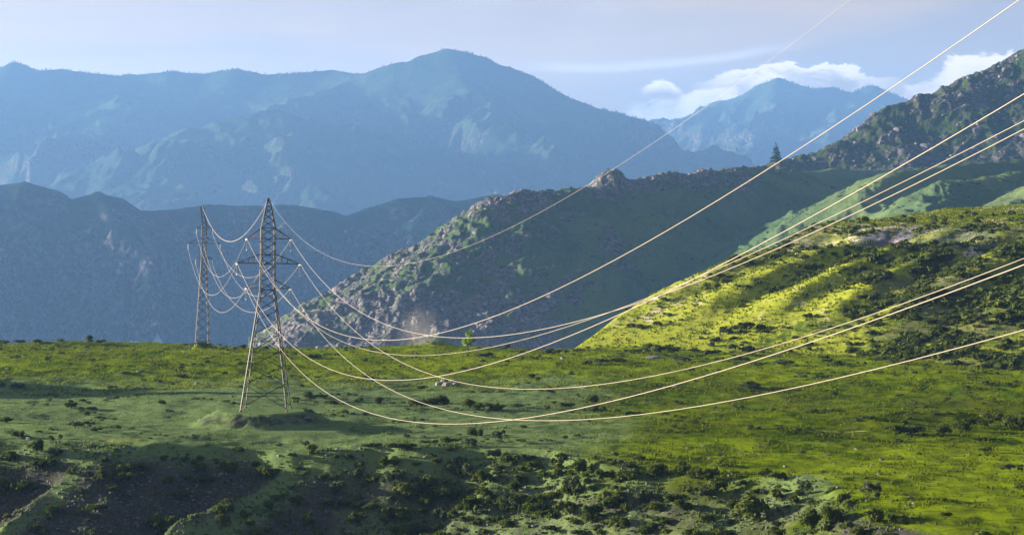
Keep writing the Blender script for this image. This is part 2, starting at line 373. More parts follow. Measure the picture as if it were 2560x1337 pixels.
# ------------------------------------------------------------------ materials
def principled(name, col, rough=.8, metal=0.0, spec=.3):
    m = bpy.data.materials.new(name); m.use_nodes = True; t = NT(m.node_tree)
    b = t.add('ShaderNodeBsdfPrincipled', ins={'Base Color': (*col, 1), 'Roughness': rough, 'Metallic': metal, 'Specular IOR Level': spec})
    o = t.add('ShaderNodeOutputMaterial'); t.l.new(b.outputs[0], o.inputs['Surface'])
    return m, t, b, o
def attr(t, n): return t.add('ShaderNodeAttribute', attribute_name=n, attribute_type='GEOMETRY').outputs['Fac']

def turf_material(name='turf', gain=1.0):
    """grass shelf: attributes soil (bare earth), lush (fresh grass), sage (grey-green grass), dry (straw)"""
    m, t, b, o = principled(name, (.1, .1, .03), .98, 0, 0.0)
    P = t.add('ShaderNodeNewGeometry').outputs['Position']
    st = t.add('ShaderNodeVectorMath', operation='MULTIPLY', ins={0: P, 1: (1.0, .45, 1.0)}).outputs[0]
    nb = t.noise(st, .035, 6, .6, .4); nm = t.noise(st, .22, 7, .65, .5); nf = t.noise(P, 1.7, 6, .72, .2); nff = t.noise(P, 6.0, 3, .6)
    lush = attr(t, 'lush'); soil = attr(t, 'soil'); sage = attr(t, 'sage'); dry = attr(t, 'dry')
    c = t.mix(t.ramp(nm, .33, .67), (.034, .075, .002), (.135, .180, .003))
    c = t.mix(t.math('MULTIPLY', t.ramp(nb, .45, .6), .5), c, (.070, .078, .016))
    c = t.mix(t.math('MULTIPLY', t.ramp(t.math('ADD', sage, t.math('MULTIPLY', t.math('SUBTRACT', nm, .5), 1.6)), .3, .9), .85), c, (.130, .190, .080))
    c = t.mix(t.math('MULTIPLY', t.ramp(t.math('ADD', lush, t.math('MULTIPLY', t.math('SUBTRACT', nm, .5), 2.4)), .35, .9), .9), c, (.165, .225, .005))
    c = t.mix(t.ramp(t.math('ADD', dry, t.math('MULTIPLY', t.math('SUBTRACT', nm, .5), 2.0)), .6, 1.1), c, (.37, .355, .10))
    sm = t.ramp(t.math('ADD', soil, t.math('MULTIPLY', t.math('SUBTRACT', nf, .5), 2.2)), .35, .95)
    earth = t.mix(t.ramp(nf, .35, .7), (.018, .018, .022), (.105, .092, .096))
    c = t.mix(sm, c, earth)
    streak = t.noise(t.add('ShaderNodeVectorMath', operation='MULTIPLY', ins={0: P, 1: (.16, .42, 1.0)}).outputs[0], 1.0, 6, .65, .6)
    c = t.mix(t.math('MULTIPLY', t.ramp(streak, .52, .66), .55), c, (.030, .050, .008))
    # tussocks: dark and light flecks
    c = t.mix(t.math('MULTIPLY', t.ramp(nf, .60, .72), .62), c, (.022, .032, .010))
    c = t.mix(t.math('MULTIPLY', t.ramp(nff, .55, .7), .35), c, (.22, .22, .05))
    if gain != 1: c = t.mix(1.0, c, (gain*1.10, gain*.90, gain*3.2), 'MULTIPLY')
    t.l.new(c, b.inputs['Base Color'])
    bp = t.add('ShaderNodeBump', ins={'Strength': .8, 'Distance': .40, 'Height': t.math('ADD', t.math('MULTIPLY', nf, 1.0), t.math('MULTIPLY', nff, .35))})
    t.l.new(bp.outputs[0], b.inputs['Normal'])
    tr = t.add('ShaderNodeBsdfTranslucent', ins={'Color': t.mix(.5, c, (.20, .24, .02))})
    t.l.new(bp.outputs[0], tr.inputs['Normal'])
    return m
TURF = turf_material()
TURF_SUNNY = turf_material('sunlit_hill_turf', 1.65)        # shelf turf, its colour brightened so the hillside looks more sunlit
def hill_material(name, green, green2, rockc, rockc2, scale, bump_d, nscale=1.0):
    """hillside: attribute rock (0 grass .. 1 bare rock) broken up by crag-sized noise"""
    m, t, b, o = principled(name, (.1, .1, .03), .98, 0, 0.0)
    P = t.add('ShaderNodeNewGeometry').outputs['Position']
    rock = attr(t, 'rock')
    n1 = t.noise(P, .012/scale, 7, .65, .8); n2 = t.noise(P, .11/scale, 8, .68, .6); n3 = t.noise(P, .5/scale, 6, .7, .2)
    vor = t.add('ShaderNodeTexVoronoi', feature='DISTANCE_TO_EDGE', ins={'Scale': .16/scale, 'Vector': t.add('ShaderNodeVectorMath', operation='ADD', ins={0: P, 1: t.add('ShaderNodeVectorMath', operation='SCALE', ins={0: t.add('ShaderNodeTexNoise', ins={'Vector': P, 'Scale': .15/scale, 'Detail': 3.0}).outputs['Color'], 'Scale': 9.0*scale}).outputs[0]}).outputs[0]}).outputs['Distance']
    g = t.mix(t.ramp(n1, .35, .65), green, green2)
    g = t.mix(t.math('MULTIPLY', t.ramp(n3, .56, .70), .7), g, (.018, .030, .012))
    r = t.mix(t.ramp(n3, .3, .7), rockc, rockc2)
    r = t.mix(t.math('MULTIPLY', t.math('SUBTRACT', 1.0, t.ramp(vor, 0.0, .10)), .35), r, (.03, .03, .028))
    f = t.ramp(t.math('ADD', rock, t.math('MULTIPLY', t.math('ADD', t.math('SUBTRACT', n2, .5), t.math('MULTIPLY', t.math('SUBTRACT', n1, .5), .8)), 2.4)), .50, .80)
    c = t.mix(f, g, r)
    t.l.new(c, b.inputs['Base Color'])
    hgt = t.math('ADD', t.math('MULTIPLY', n3, 1.0), t.math('MULTIPLY', t.math('MULTIPLY', t.ramp(vor, 0, .25), f), 1.2))
    bp = t.add('ShaderNodeBump', ins={'Strength': .9, 'Distance': bump_d, 'Height': hgt})
    t.l.new(bp.outputs[0], b.inputs['Normal'])
    return m
M_C = hill_material('rocky_hill', (.066, .112, .048), (.120, .165, .060), (.080, .078, .085), (.260, .240, .240), 2.0, 4.0)
M_D = hill_material('crag_hill', (.030, .052, .014), (.055, .075, .022), (.050, .045, .050), (.150, .135, .135), 2.6, 6)
M_M = hill_material('mountain_rock', (.016, .034, .026), (.050, .076, .046), (.035, .032, .042), (.120, .100, .100), 9.0, 18.0)
def sides(nv, ring):
    f = []
    return f

# ------------------------------------------------------------------ the setting
gp = 11000
me = mesh_from('valley_floor', [(-gp, -390, -400), (gp, -390, -400), (gp, 18400, -400), (-gp, 18400, -400)], [(0, 1, 2, 3)], attrs={'rock': [0.2]*4})
link('ground', me, M_M, kind='structure')

lush_f = interp([(0, 0), (400, 0.0), (520, .05), (590, .75), (690, .9), (760, .6)])
def plateau_attrs(X, Y, Z):
    px = pxof(X, Y)
    wob = 12*perlin(X*.03, Y*.03, 5)+5*perlin(X*.09, Y*.09, 6)
    s = edge_near(px)-Y+9*perlin(X*.035, Y*.035, 5)+3.0*perlin(X*.11, Y*.11, 6)
    gy, gx = np.gradient(Z)
    slope = np.abs(Z-np.roll(Z, 4, 0))/np.abs(Y-np.roll(Y, 4, 0)+1e-6)
    right = sst(px+wob*8, 1300, 1750)
    flat_near = sst(-s, -2, 4)
    lush = lush_f(Y+wob)*(.55+.45*sst(px, 200, 900)) + right*.85*sst(420-Y-wob, -20, 30)*flat_near + .9*sst(px, 1500, 2100)*sst(Y+wob, 545, 600)
    lush = lush*(1-.85*sst(s, 1, 6)) + .55*np.exp(-((np.mod(px, 1e9)-2350)/260)**2)*sst(s, -5, 5)
    sage = np.clip(1.0-right*.8, 0, 1)*(1-sst(Y+wob, 560, 610))*.95 + .9*np.exp(-((px-2010)/130)**2-((Y-350)/12)**2)
    soil = sst(s, 3, 12)*(1.15+.35*perlin(X/9, Y/9, 121))*(1-.6*sst(px, 2250, 2500)) + .9*sst(s, 0, 1.5)*(1-sst(s, 3, 6))*np.exp(-((px-1430)/150)**4)
    c = .86*X-.5*Y
    soil = soil - .8*np.exp(-((c+261)/2.4)**2)*sst(s, 2, 10) - .8*np.exp(-((c+230)/5)**2)*sst(s, 2, 10)
    cen = sst(px, 760, 900)*sst(-px, -2250, -2000)
    soil = soil*(1-.45*cen); sage = np.maximum(sage, .75*cen*sst(s, 0, 6)*(.5+.9*perlin(X/11, Y/11, 136)+.3)); lush = lush + .35*cen*sst(s, 2, 8)*sst(perlin(X/7, Y/7, 137), .05, .3)
    mo = mound(X, Y)
    soil = soil + (.72+.5*perlin(X/2.2, Y/2.2, 135))*sst(mo, .15, .9)*(1-sst(mo, 2.1, 2.6))*sst(444-Y, -2, 6)
    # worn vehicle track crossing below the pylon and a straw-coloured strip on the right
    tr = interp([(0, 560), (300, 505), (650, 468), (780, 456), (1000, 438), (1300, 424), (1700, 415)])
    dd = np.abs(Y-tr(px)-2*perlin(X/22, 9.1, 131)); 
    path = np.maximum(np.exp(-((dd-.9)/.45)**2), 0)*(.5+.5*sst(perlin(X/12, Y/12, 132), -.1, .3))*sst(px, 200, 800)*sst(-px, -1500, -1150)
    tr2 = interp([(0, 640), (700, 560), (1000, 545), (1300, 560)])
    path = path + .7*np.exp(-((Y-540-.35*X*0-(-X*.9))/1.2)**2)*sst(px, 760, 820)*sst(-px, -1020, -900)
    dry = path*.95 + .95*np.exp(-((Y-431-4*perlin(X/15, 2., 133))/3.0)**2)*sst(px, 1850, 1980)*sst(-px, -2300, -2180)*(.7+.5*perlin(X/5, Y/2.5, 134))
    dry = dry + .75*np.exp(-((px-330)/140)**2-((Y-412-.02*px*0)/5)**2) + .5*np.exp(-((px-1600)/90)**2-((Y-448)/3)**2)
    return {'lush': np.clip(lush, 0, 1.2), 'sage': np.clip(sage, 0, 1.2), 'soil': np.clip(soil, 0, 1), 'dry': np.clip(dry, 0, 1)}
fine_rows = np.concatenate([np.arange(262, 345, 1.2), np.arange(345, 470, .62), np.arange(470, 600, 1.0), np.arange(600, 780, 1.4), np.linspace(782, 960, 20)])
fan('plateau', TURF, cols(-40, 2600, 620, -4200, 5200, 90), fine_rows, plateau_h, plateau_attrs)
xs = np.linspace(-420, 420, 90); ys = np.linspace(-380, 264, 100)
X, Y = np.meshgrid(xs, ys); Z = plateau_h(X, np.maximum(Y, 1.0))
Z = np.where(Y < 1, 35.0, Z) - .15
idx = np.arange(X.size).reshape(X.shape)
Fa = np.stack([idx[:-1, :-1], idx[:-1, 1:], idx[1:, 1:], idx[1:, :-1]], -1).reshape(-1, 4)
link('near_hillside', mesh_from('near_hillside', np.stack([X, Y, Z], -1).reshape(-1, 3), Fa, True, {'soil': np.full(X.size, .3), 'lush': np.full(X.size, .2), 'sage': np.full(X.size, .5), 'dry': np.zeros(X.size)}), TURF, kind='structure')

def hillB_attrs(X, Y, Z):
    d = (X-19)*.70+(Y-703)*.714
    px = pxof(X, Y)
    sp = spurB(X, Y)
    lush = .8-.7*sst(px, 2100, 2280)*(1-sst(d, 75, 100))+.5*perlin(X/30, Y/30, 141)+.2*sst(-px, -2100, -1500)-.5*sst(d, 90, 130)
    lush = np.where(d > 146, .75, lush)
    soil = (.5*sst(px, 2100, 2280)*(1-sst(d, 75, 100)) + .75*sst(d, 85, 120)*(1-sst(d, 138, 148)) + .30*sst(-sp, -1.0, -.2)*sst(d, 25, 60) )*(.8+.5*perlin(X/14, Y/14, 142))
    dry = .3*np.exp(-((px-2480)/110)**2-((d-95)/22)**2)
    return {'lush': np.clip(lush, 0, 1), 'soil': np.clip(soil, 0, 1)*.75, 'sage': np.clip(.25+.4*perlin(X/22, Y/22, 143)-.6*sst(px, 2080, 2250)*(1-sst(d, 60, 100)), 0, 1), 'dry': np.clip(dry+.50+.30*perlin(X/35, Y/35, 144)+.15*sst(d, 142, 150)-.5*(1-sst(d, 5, 30))-.6*sst(px, 2080, 2250)*(1-sst(d, 75, 100)), 0, 1)}  # straw share raised across the slope to look more sunlit
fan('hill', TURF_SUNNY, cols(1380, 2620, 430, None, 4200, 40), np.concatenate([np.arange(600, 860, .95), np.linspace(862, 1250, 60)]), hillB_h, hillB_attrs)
def rock_attr(X, Y, r): return {'rock': r[1]}
fan('hill', M_C, cols(620, 2600, 560, None, 3600, 30), MID*np.concatenate([np.linspace(930, 1420, 330), np.linspace(1425, 1800, 60)]), hillC_w,
    lambda X, Y, r: {'rock': r[1]*.72+.02+.14*perlin(X/60, Y/60, 151)}, smooth=True)
fan('hill', M_D, cols(1780, 2600, 260, None, 4600, 40), MID*np.concatenate([np.linspace(1480, 1800, 170), np.linspace(1810, 2200, 30)]), hillD_w,
    lambda X, Y, r: {'rock': r[1]*.55+.12}, smooth=True)
def slope_rock(base, k):
    def f(X, Y, Z):
        gy = np.gradient(Z, axis=0)/np.gradient(Y, axis=0)
        gx = np.gradient(Z, axis=1)/np.maximum(np.gradient(X, axis=1), 1e-3)
        s = np.sqrt(gx*gx+gy*gy)
        return {'rock': np.clip(base + k*(s-.7), 0, 1)}
    return f
M_K = hill_material('cliff_rock', (.006, .018, .018), (.032, .066, .044), (.018, .020, .034), (.130, .115, .135), 9.0, 22.0)
fan('cliffs', M_K, cols(-60, 1900, 380, -3200, None, 70), CLF*np.linspace(2150, 2760, 240), cliffs_w, slope_rock(.55, .5))
fan('hill', M_M, cols(-60, 1300, 250, -900, None, 20), HGF*np.linspace(2800, 3560, 150), hillG_w, slope_rock(.2, .4))
fan('mountain', M_M, cols(-60, 1960, 420, -3600, None, 80), FAR*np.linspace(3100, 4480, 210), mountF_w, slope_rock(.22, .4))
fan('mountain', M_M, cols(1180, 2620, 260, None, 5200, 50), FAR*np.linspace(4900, 6050, 150), mountE_w, slope_rock(.30, .5))

# ------------------------------------------------------------------ haze
def box_mesh(name, lo, hi):
    x0, y0, z0 = lo; x1, y1, z1 = hi
    V = [(x0, y0, z0), (x1, y0, z0), (x1, y1, z0), (x0, y1, z0), (x0, y0, z1), (x1, y0, z1), (x1, y1, z1), (x0, y1, z1)]
    return mesh_from(name, V, [(0, 3, 2, 1), (4, 5, 6, 7), (0, 1, 5, 4), (1, 2, 6, 5), (2, 3, 7, 6), (3, 0, 4, 7)], False)
HZ = bpy.data.materials.new('haze'); HZ.use_nodes = True; t = NT(HZ.node_tree)
pv = t.add('ShaderNodeVolumePrincipled', ins={'Color': (.24, .48, .96, 1), 'Density': 0.46e-4, 'Anisotropy': 0.3})
o = t.add('ShaderNodeOutputMaterial'); t.l.new(pv.outputs[0], o.inputs['Volume'])
link('haze', box_mesh('haze', (-11200, -395, -402), (11200, 18500, 1180)), HZ, kind='stuff', label='blue haze filling the valley air')

# ------------------------------------------------------------------ lattice towers
def steel(name, base, rust, rustf, rough=.55):
    m, t, b, o = principled(name, base, rough, .35, .4)
    P = t.add('ShaderNodeNewGeometry').outputs['Position']
    n = t.noise(P, .9, 5, .65, .4); n2 = t.noise(P, .17, 2, .5)
    c = t.mix(t.ramp(t.math('ADD', t.math('MULTIPLY', n, .6), t.math('MULTIPLY', n2, .4)), rustf-.07, rustf+.07), base, rust)
    t.l.new(c, b.inputs['Base Color']); return m
M_LEG = steel('weathered_steel', (.035, .036, .045), (.024, .015, .014), .50)
M_BR = steel('rusty_steel', (.050, .048, .055), (.042, .022, .017), .47, .65)
M_ARM = steel('dark_rusty_steel', (.040, .032, .032), (.055, .026, .022), .46, .7)
M_FAR = steel('far_steel', (.030, .028, .034), (.040, .020, .017), .48)
# unit L-profile, 1 m long along +Z
def angle_mesh():
    tk = .16
    pr = [(-.5, -.5), (.5, -.5), (.5, -.5+tk), (-.5+tk, -.5+tk), (-.5+tk, .5), (-.5, .5)]
    V = [(x, y, z) for z in (0, 1) for x, y in pr]
    me = bpy.data.meshes.new('angle_bar')
    Fc = [tuple(range(5, -1, -1)), tuple(range(6, 12))] + [(i, (i+1) % 6, 6+(i+1) % 6, 6+i) for i in range(6)]
    me.from_pydata(V, [], Fc); me.update(); return me
ANG = {}
def bar(name, parent, p, q, w, mat):
    if mat.name not in ANG:
        ANG[mat.name] = angle_mesh(); ANG[mat.name].materials.append(mat)
    p = Vector(p); q = Vector(q); d = q-p
    o = bpy.data.objects.new(name, ANG[mat.name]); C.objects.link(o); o.parent = parent
    M = Matrix.Translation(p) @ d.to_track_quat('Z', 'Y').to_matrix().to_4x4() @ Matrix.Diagonal((w, w, d.length, 1))
    o.matrix_local = M
    return o
def joined_bars(name, parent, segs, w, mat):
    """several bars riveted into one member"""
    V = []; Fc = []
    for seg in segs:
        p, q = Vector(seg[0]), Vector(seg[1]); ww = seg[2] if len(seg) > 2 else w
        R = (q-p).to_track_quat('Z', 'Y').to_matrix()
        b0 = len(V)
        for zz in (p, q):
            for sx, sy in ((-1, -1), (1, -1), (1, 1), (-1, 1)):
                V.append(zz + R @ Vector((sx*ww/2, sy*ww/2, 0)))
        Fc += [tuple(b0+i for i in f) for f in ((0, 3, 2, 1), (4, 5, 6, 7), (0, 1, 5, 4), (1, 2, 6, 5), (2, 3, 7, 6), (3, 0, 4, 7))]
    me = bpy.data.meshes.new(name); me.from_pydata(V, [], Fc); me.update(); me.materials.append(mat)
    o = bpy.data.objects.new(name, me); C.objects.link(o); o.parent = parent; return o

def tower(name, loc, label, prof, nodes_low, nodes_mid, nodes_top, horiz, arms, w_leg, w_br, mats, lean, peak_dx=0.0):
    root = bpy.data.objects.new(name, None); C.objects.link(root); root.location = loc
    root.rotation_euler = (0, lean, 0)
    root['label'] = label; root['category'] = 'power pylon'; root['group'] = 'lattice pylons of the power line'
    hw = interp(prof)
    def corner(z, sx, sy):
        h = float(hw(z)); dx = peak_dx*max(0, (z-nodes_mid[-1])/(nodes_top[-1]-nodes_mid[-1]))
        return Vector((sx*h+dx, sy*h, z))
    zs = [p[0] for p in prof]
    for sx in (-1, 1):
        for sy in (-1, 1):
            ps = [corner(z, sx, sy) for z in zs]
            joined_bars('leg', root, [(a, b, w_leg*(1 if a.z < zs[1] else .75)) for a, b in zip(ps[:-1], ps[1:])], w_leg, mats[0])
            ft = joined_bars('footing', root, [(corner(-.9, sx, sy), corner(.35, sx, sy), w_leg*2.3)], .5, mats[2])
    allz = nodes_low + nodes_mid[1:] + nodes_top[1:]
    face = [((-1, -1), (1, -1)), ((1, 1), (-1, 1)), ((1, -1), (1, 1)), ((-1, 1), (-1, -1))]
    for (a, b) in face:
        for z0, z1 in zip(allz[:-1], allz[1:]):
            wb = w_br if z0 < nodes_low[-1] else w_br*.8
            bar('brace', root, corner(z0, *a), corner(z1, *b), wb, mats[1])
            bar('brace', root, corner(z0, *b), corner(z1, *a), wb, mats[1])
        for z in horiz:
            bar('cross_strut', root, corner(z, *a), corner(z, *b), w_br*1.1, mats[1])
    tips = {}
    for (key, z, ztie, reach, sgn, nstr) in arms:
        tip = Vector((sgn*reach, 0, z-.05))
        f0 = corner(z, sgn, -1); b0 = corner(z, sgn, 1); ft = corner(ztie, sgn, -1); bt = corner(ztie, sgn, 1)
        arm = joined_bars('crossarm', root, [(f0, tip), (b0, tip), (f0, b0, w_br)] + [(f0.lerp(tip, u), b0.lerp(tip, u), w_br*.7) for u in (.35, .7)], w_leg*.85, mats[2])
        for ty in (ft, bt):
            joined_bars('tie', arm, [(ty, tip)], w_br*1.15, mats[2])
        for k in range(nstr):
            u = (k+1)/(nstr+1)
            for (lo, hi) in ((f0, ft), (b0, bt)):
                joined_bars('strut', arm, [(lo.lerp(tip, u), hi.lerp(tip, u))], w_br*.7, mats[1])
        tips[key] = Matrix.Translation(loc) @ Matrix.Rotation(lean, 4, 'Y') @ tip
    cap = joined_bars('peak_cap', root, [(corner(zs[-1]-.3, -1, -1)*.5+corner(zs[-1]-.3, 1, 1)*.5, corner(zs[-1], -1, -1)*.5+corner(zs[-1], 1, 1)*.5+Vector((0, 0, .35)), .45)], .5, mats[0])
    tips['S'] = Matrix.Translation(loc) @ Matrix.Rotation(lean, 4, 'Y') @ ((corner(zs[-1], -1, -1)+corner(zs[-1], 1, 1))*.5+Vector((0, 0, .2)))
    tips['root'] = root
    return tips
YN = 446.0
nb = at(664.5, 1026, YN)
near_mid = [22.4+i*(33.9-22.4)/8 for i in range(9)]
near_top = [33.9, 35.3, 36.5, 37.5, 38.3, 39.0]
near = tower('lattice_pylon', nb, 'tall rusty lattice pylon standing on the long earth mound',
    [(0, 4.3), (22.4, 1.27), (33.9, 1.23), (39.1, .26)], [0.75, 5.0, 8.3, 11.0, 14.2, 16.6, 18.6, 20.6, 22.4], near_mid, near_top,
    [3.0, 12.8, 22.4, 27.2, 28.9, 31.8, 33.9],
    [('F', 22.75, 24.4, 4.0, -1, 1), ('G', 22.75, 24.4, 4.25, 1, 1), ('D', 27.35, 29.1, 5.75, -1, 3), ('E', 27.35, 29.1, 6.0, 1, 3), ('A', 31.95, 33.9, 4.0, -1, 1), ('B', 31.95, 33.9, 4.25, 1, 1)],
    .165, .085, (M_LEG, M_BR, M_ARM), .014)
YF = 705.0
fb = at(506, 858, YF)
far = tower('lattice_pylon', fb, 'slimmer distant lattice pylon at the far rim of the grass shelf',
    [(0, 1.85), (24.0, .72), (34.6, .66), (40.0, .40)], [0.5, 3.2, 5.9, 8.4, 10.8, 13.0, 15.1, 17.1, 19.0, 20.8, 22.5, 24.0], [24.0+i*1.18 for i in range(10)], [34.62, 36.2, 37.7, 39.0, 40.0],
    [0.6, 24.8, 29.5, 33.8, 40.0],
    [('F', 24.9, 25.6, 2.35, -1, 0), ('G', 24.9, 25.6, 2.5, 1, 0), ('D', 29.4, 31.0, 4.7, -1, 1), ('E', 29.4, 31.0, 4.75, 1, 1), ('A', 33.8, 34.6, 2.3, -1, 0), ('B', 33.8, 34.6, 2.5, 1, 0)],
    .14, .075, (M_FAR, M_FAR, M_FAR), .017, -.75)

# ------------------------------------------------------------------ insulators and wires
M_GLASS, tt, bb, oo = principled('pale_insulator_glass', (.78, .84, .80), .15, 0, .8)
M_WIRE, tt, bb, oo = principled('bare_aluminium_wire', (.44, .37, .30), .5, .3, .5)
M_CAB, tt, bb, oo = principled('dark_jumper_cable', (.12, .13, .15), .6, .3, .4)
def insulator(p, q, n, r, label, group):
    p = Vector(p); q = Vector(q); L = (q-p).length
    prof = [(0, .05)]
    for i in range(n):
        a = (i+.15)/n*L; st = L/n
        prof += [(a, .06), (a+.18*st, r), (a+.42*st, r*.92), (a+.5*st, .07)]
    prof += [(L, .05)]
    k = 9; V = []; Fc = []
    for z, rr in prof:
        for j in range(k): V.append((rr*math.cos(j/k*6.2832), rr*math.sin(j/k*6.2832), z))
    for i in range(len(prof)-1):
        for j in range(k): Fc.append((i*k+j, i*k+(j+1) % k, (i+1)*k+(j+1) % k, (i+1)*k+j))
    me = mesh_from('insulator_string', V, Fc, True)
    o = link('insulator_string', me, M_GLASS, None, None, label, 'insulator', group)
    o.location = p; o.rotation_euler = (q-p).to_track_quat('Z', 'Y').to_euler(); return o
def wire_pts(P0, P1, sag, n=90, s1=1.0):
    return [P0+(P1-P0)*s-Vector((0, 0, 4*sag*s*(1-s))) for s in [i/n*s1 for i in range(n+1)]]
def wire(pts, r0, r1, label, cat, group, mat=None, name='power_line_wire'):
    k = 6; V = []; n = len(pts); Fc = []
    for i, p in enumerate(pts):
        d = (pts[min(i+1, n-1)]-pts[max(i-1, 0)]).normalized()
        a = d.cross(Vector((0, 0, 1))).normalized(); b = a.cross(d)
        r = r0+(r1-r0)*i/(n-1)
        for j in range(k): V.append(p+a*(r*math.cos(j/k*6.2832))+b*(r*math.sin(j/k*6.2832)))
    for i in range(n-1):
        for j in range(k): Fc.append((i*k+j, i*k+(j+1) % k, (i+1)*k+(j+1) % k, (i+1)*k+j))
    return link(name, mesh_from(name, V, Fc, True), mat or M_WIRE, None, None, label, cat, group)
desc = {'A': 'tip of the top left crossarm', 'B': 'tip of the top right crossarm', 'D': 'tip of the middle left crossarm',
        'E': 'tip of the middle right crossarm', 'F': 'tip of the bottom left crossarm', 'G': 'tip of the bottom right crossarm'}
near_end = {'A': (30.2, 63.5, 21.6), 'B': (37.9, 63.9, 21.5), 'D': (28.9, 59.6, 21.0), 'E': (43.9, 63.8, 23.8), 'F': (28.9, 53.7, 19.2), 'G': (36.5, 54.4, 19.3), 'S': (32.8, 68.6, 20.4), 'C': (31.2, 58.4, 18.2)}
low_row = {'A': 692, 'B': 694, 'D': 738, 'E': 741, 'F': 781, 'G': 781, 'S': 604, 'C': 738}
def sag_for(P0, P1, row):
    lo, hi = 0.0, 40.0
    for _ in range(40):
        m = (lo+hi)/2
        r = max(YH-F*(p.z-HC)/p.y for p in wire_pts(P0, P1, m, 60))
        if r < row: lo = m
        else: hi = m
    return lo
for k in 'ABDEFG':
    T = near[k]; E = Vector((near_end[k][0], -20, near_end[k][1])); sag = near_end[k][2]
    pts = wire_pts(T, E, sag)
    # tension string towards the viewer, wire from its end on
    d = (pts[1]-pts[0]).normalized(); q = T+d*1.5
    T0 = T - Vector((0, 0, .15))
    insulator(T0, q, 8, .17, 'pale insulator string facing the viewer on the near pylon\'s '+desc[k].replace('tip of the ', ''), 'tension insulators on the near pylon')
    pts = [p for p in pts if (p-T).length > 1.5]
    wire([q]+pts, .029, .012, 'sunlit wire rising to the right edge from the near pylon\'s '+desc[k].replace('tip of the ', ''), 'power line', 'wires rising to the right from the near pylon')
    FT = far[k]; hang = FT-Vector((0, 0, 1.75))
    insulator(FT-Vector((0, 0, .25)), hang, 8, .17, 'pale insulator string hanging from the far pylon\'s '+desc[k].replace('tip of the ', ''), 'insulators hanging on the far pylon')
    sg = sag_for(T, hang, low_row[k])
    wp = wire_pts(T, hang, sg, 60)
    d2 = (wp[1]-wp[0]).normalized(); q2 = T+d2*1.5
    insulator(T0, q2, 8, .17, 'pale insulator string facing the far pylon on the near pylon\'s '+desc[k].replace('tip of the ', ''), 'tension insulators on the near pylon')
    wire([q2]+[p for p in wp if (p-T).length > 1.5], .028, .031, 'sagging wire between the pylons from the near pylon\'s '+desc[k].replace('tip of the ', ''), 'power line', 'wires hanging between the two pylons')
    # jumper loop under the tip, with a small bright weight at its lowest point
    mid = [q.lerp(q2, i/12)-Vector((0, 0, 1))*1.9*(1-(2*i/12-1)**2) for i in range(13)]
    j = wire(mid, .035, .035, 'short dark jumper loop under the near pylon\'s '+desc[k].replace('tip of the ', ''), 'jumper cable', 'jumper loops on the near pylon', M_CAB, 'jumper_cable')
    wv = insulator(mid[6]+Vector((0, 0, .15)), mid[6]-Vector((0, 0, .2)), 1, .13, None, None); wv.name = 'weight'; wv.data.name = 'weight'
    if 'category' in wv: del wv['category']
    wv.parent = j

E = Vector((near_end['S'][0], -20, near_end['S'][1]))
wire(wire_pts(near['S'], E, near_end['S'][2]), .015, .003, 'thin pale earth wire rising across the sky from the near pylon\'s peak', 'power line', 'wires rising to the right from the near pylon')
wire(wire_pts(near['S'], far['S'], sag_for(near['S'], far['S'], low_row['S']), 60), .05, .055, 'pale earth wire hanging between the peaks of the two pylons', 'power line', 'wires hanging between the two pylons')
cab = at(655, 657, YN-1.3); E = Vector((near_end['C'][0], -20, near_end['C'][1]))
wire(wire_pts(cab, E, near_end['C'][2]), .020, .009, 'thinner cable rising to the right edge from the body of the near pylon', 'power line', 'wires rising to the right from the near pylon')
fc = at(508, 608, YF-.8); c2 = at(662, 655, YN+1.3)
wire(wire_pts(c2, fc, sag_for(c2, fc, 745), 60), .03, .033, 'faint thin cable hanging between the bodies of the two pylons', 'power line', 'wires hanging between the two pylons')

# ------------------------------------------------------------------ shrubs, trees, rocks
def leaf_material(name, c1, c2, transl, tmix=.35):
    m, t, b, o = principled(name, c1, .9, 0, 0.02)
    oi = t.add('ShaderNodeObjectInfo').outputs['Random']
    P = t.add('ShaderNodeNewGeometry').outputs['Position']
    n = t.noise(P, 1.3, 3, .6)
    f = t.math('ADD', t.math('MULTIPLY', oi, .55), t.math('MULTIPLY', t.ramp(n, .35, .65), .45))
    c = t.mix(f, c1, c2)
    t.l.new(c, b.inputs['Base Color'])
    tr = t.add('ShaderNodeBsdfTranslucent'); t.l.new(t.mix(f, transl, c2), tr.inputs['Color'])
    mx = t.add('ShaderNodeMixShader', ins={0: tmix}); t.l.new(b.outputs[0], mx.inputs[1]); t.l.new(tr.outputs[0], mx.inputs[2])
    t.l.new(mx.outputs[0], o.inputs['Surface']); return m
M_SHRUB = leaf_material('shrub_leaves', (.028, .050, .012), (.105, .130, .030), (.13, .16, .02), .25)
M_GREY = leaf_material('grey_shrub_leaves', (.050, .068, .036), (.085, .105, .050), (.08, .10, .03), .25)
M_RED = leaf_material('red_shrub_leaves', (.22, .06, .045), (.30, .09, .05), (.30, .08, .03), .25)
M_PINE = leaf_material('conifer_needles', (.020, .045, .022), (.030, .065, .028), (.03, .06, .02), .15)
M_BIRCH = leaf_material('young_green_leaves', (.10, .20, .02), (.17, .28, .03), (.24, .34, .03), .5)
M_BARK, tt, bb, oo = principled('bark', (.09, .07, .05), .9)
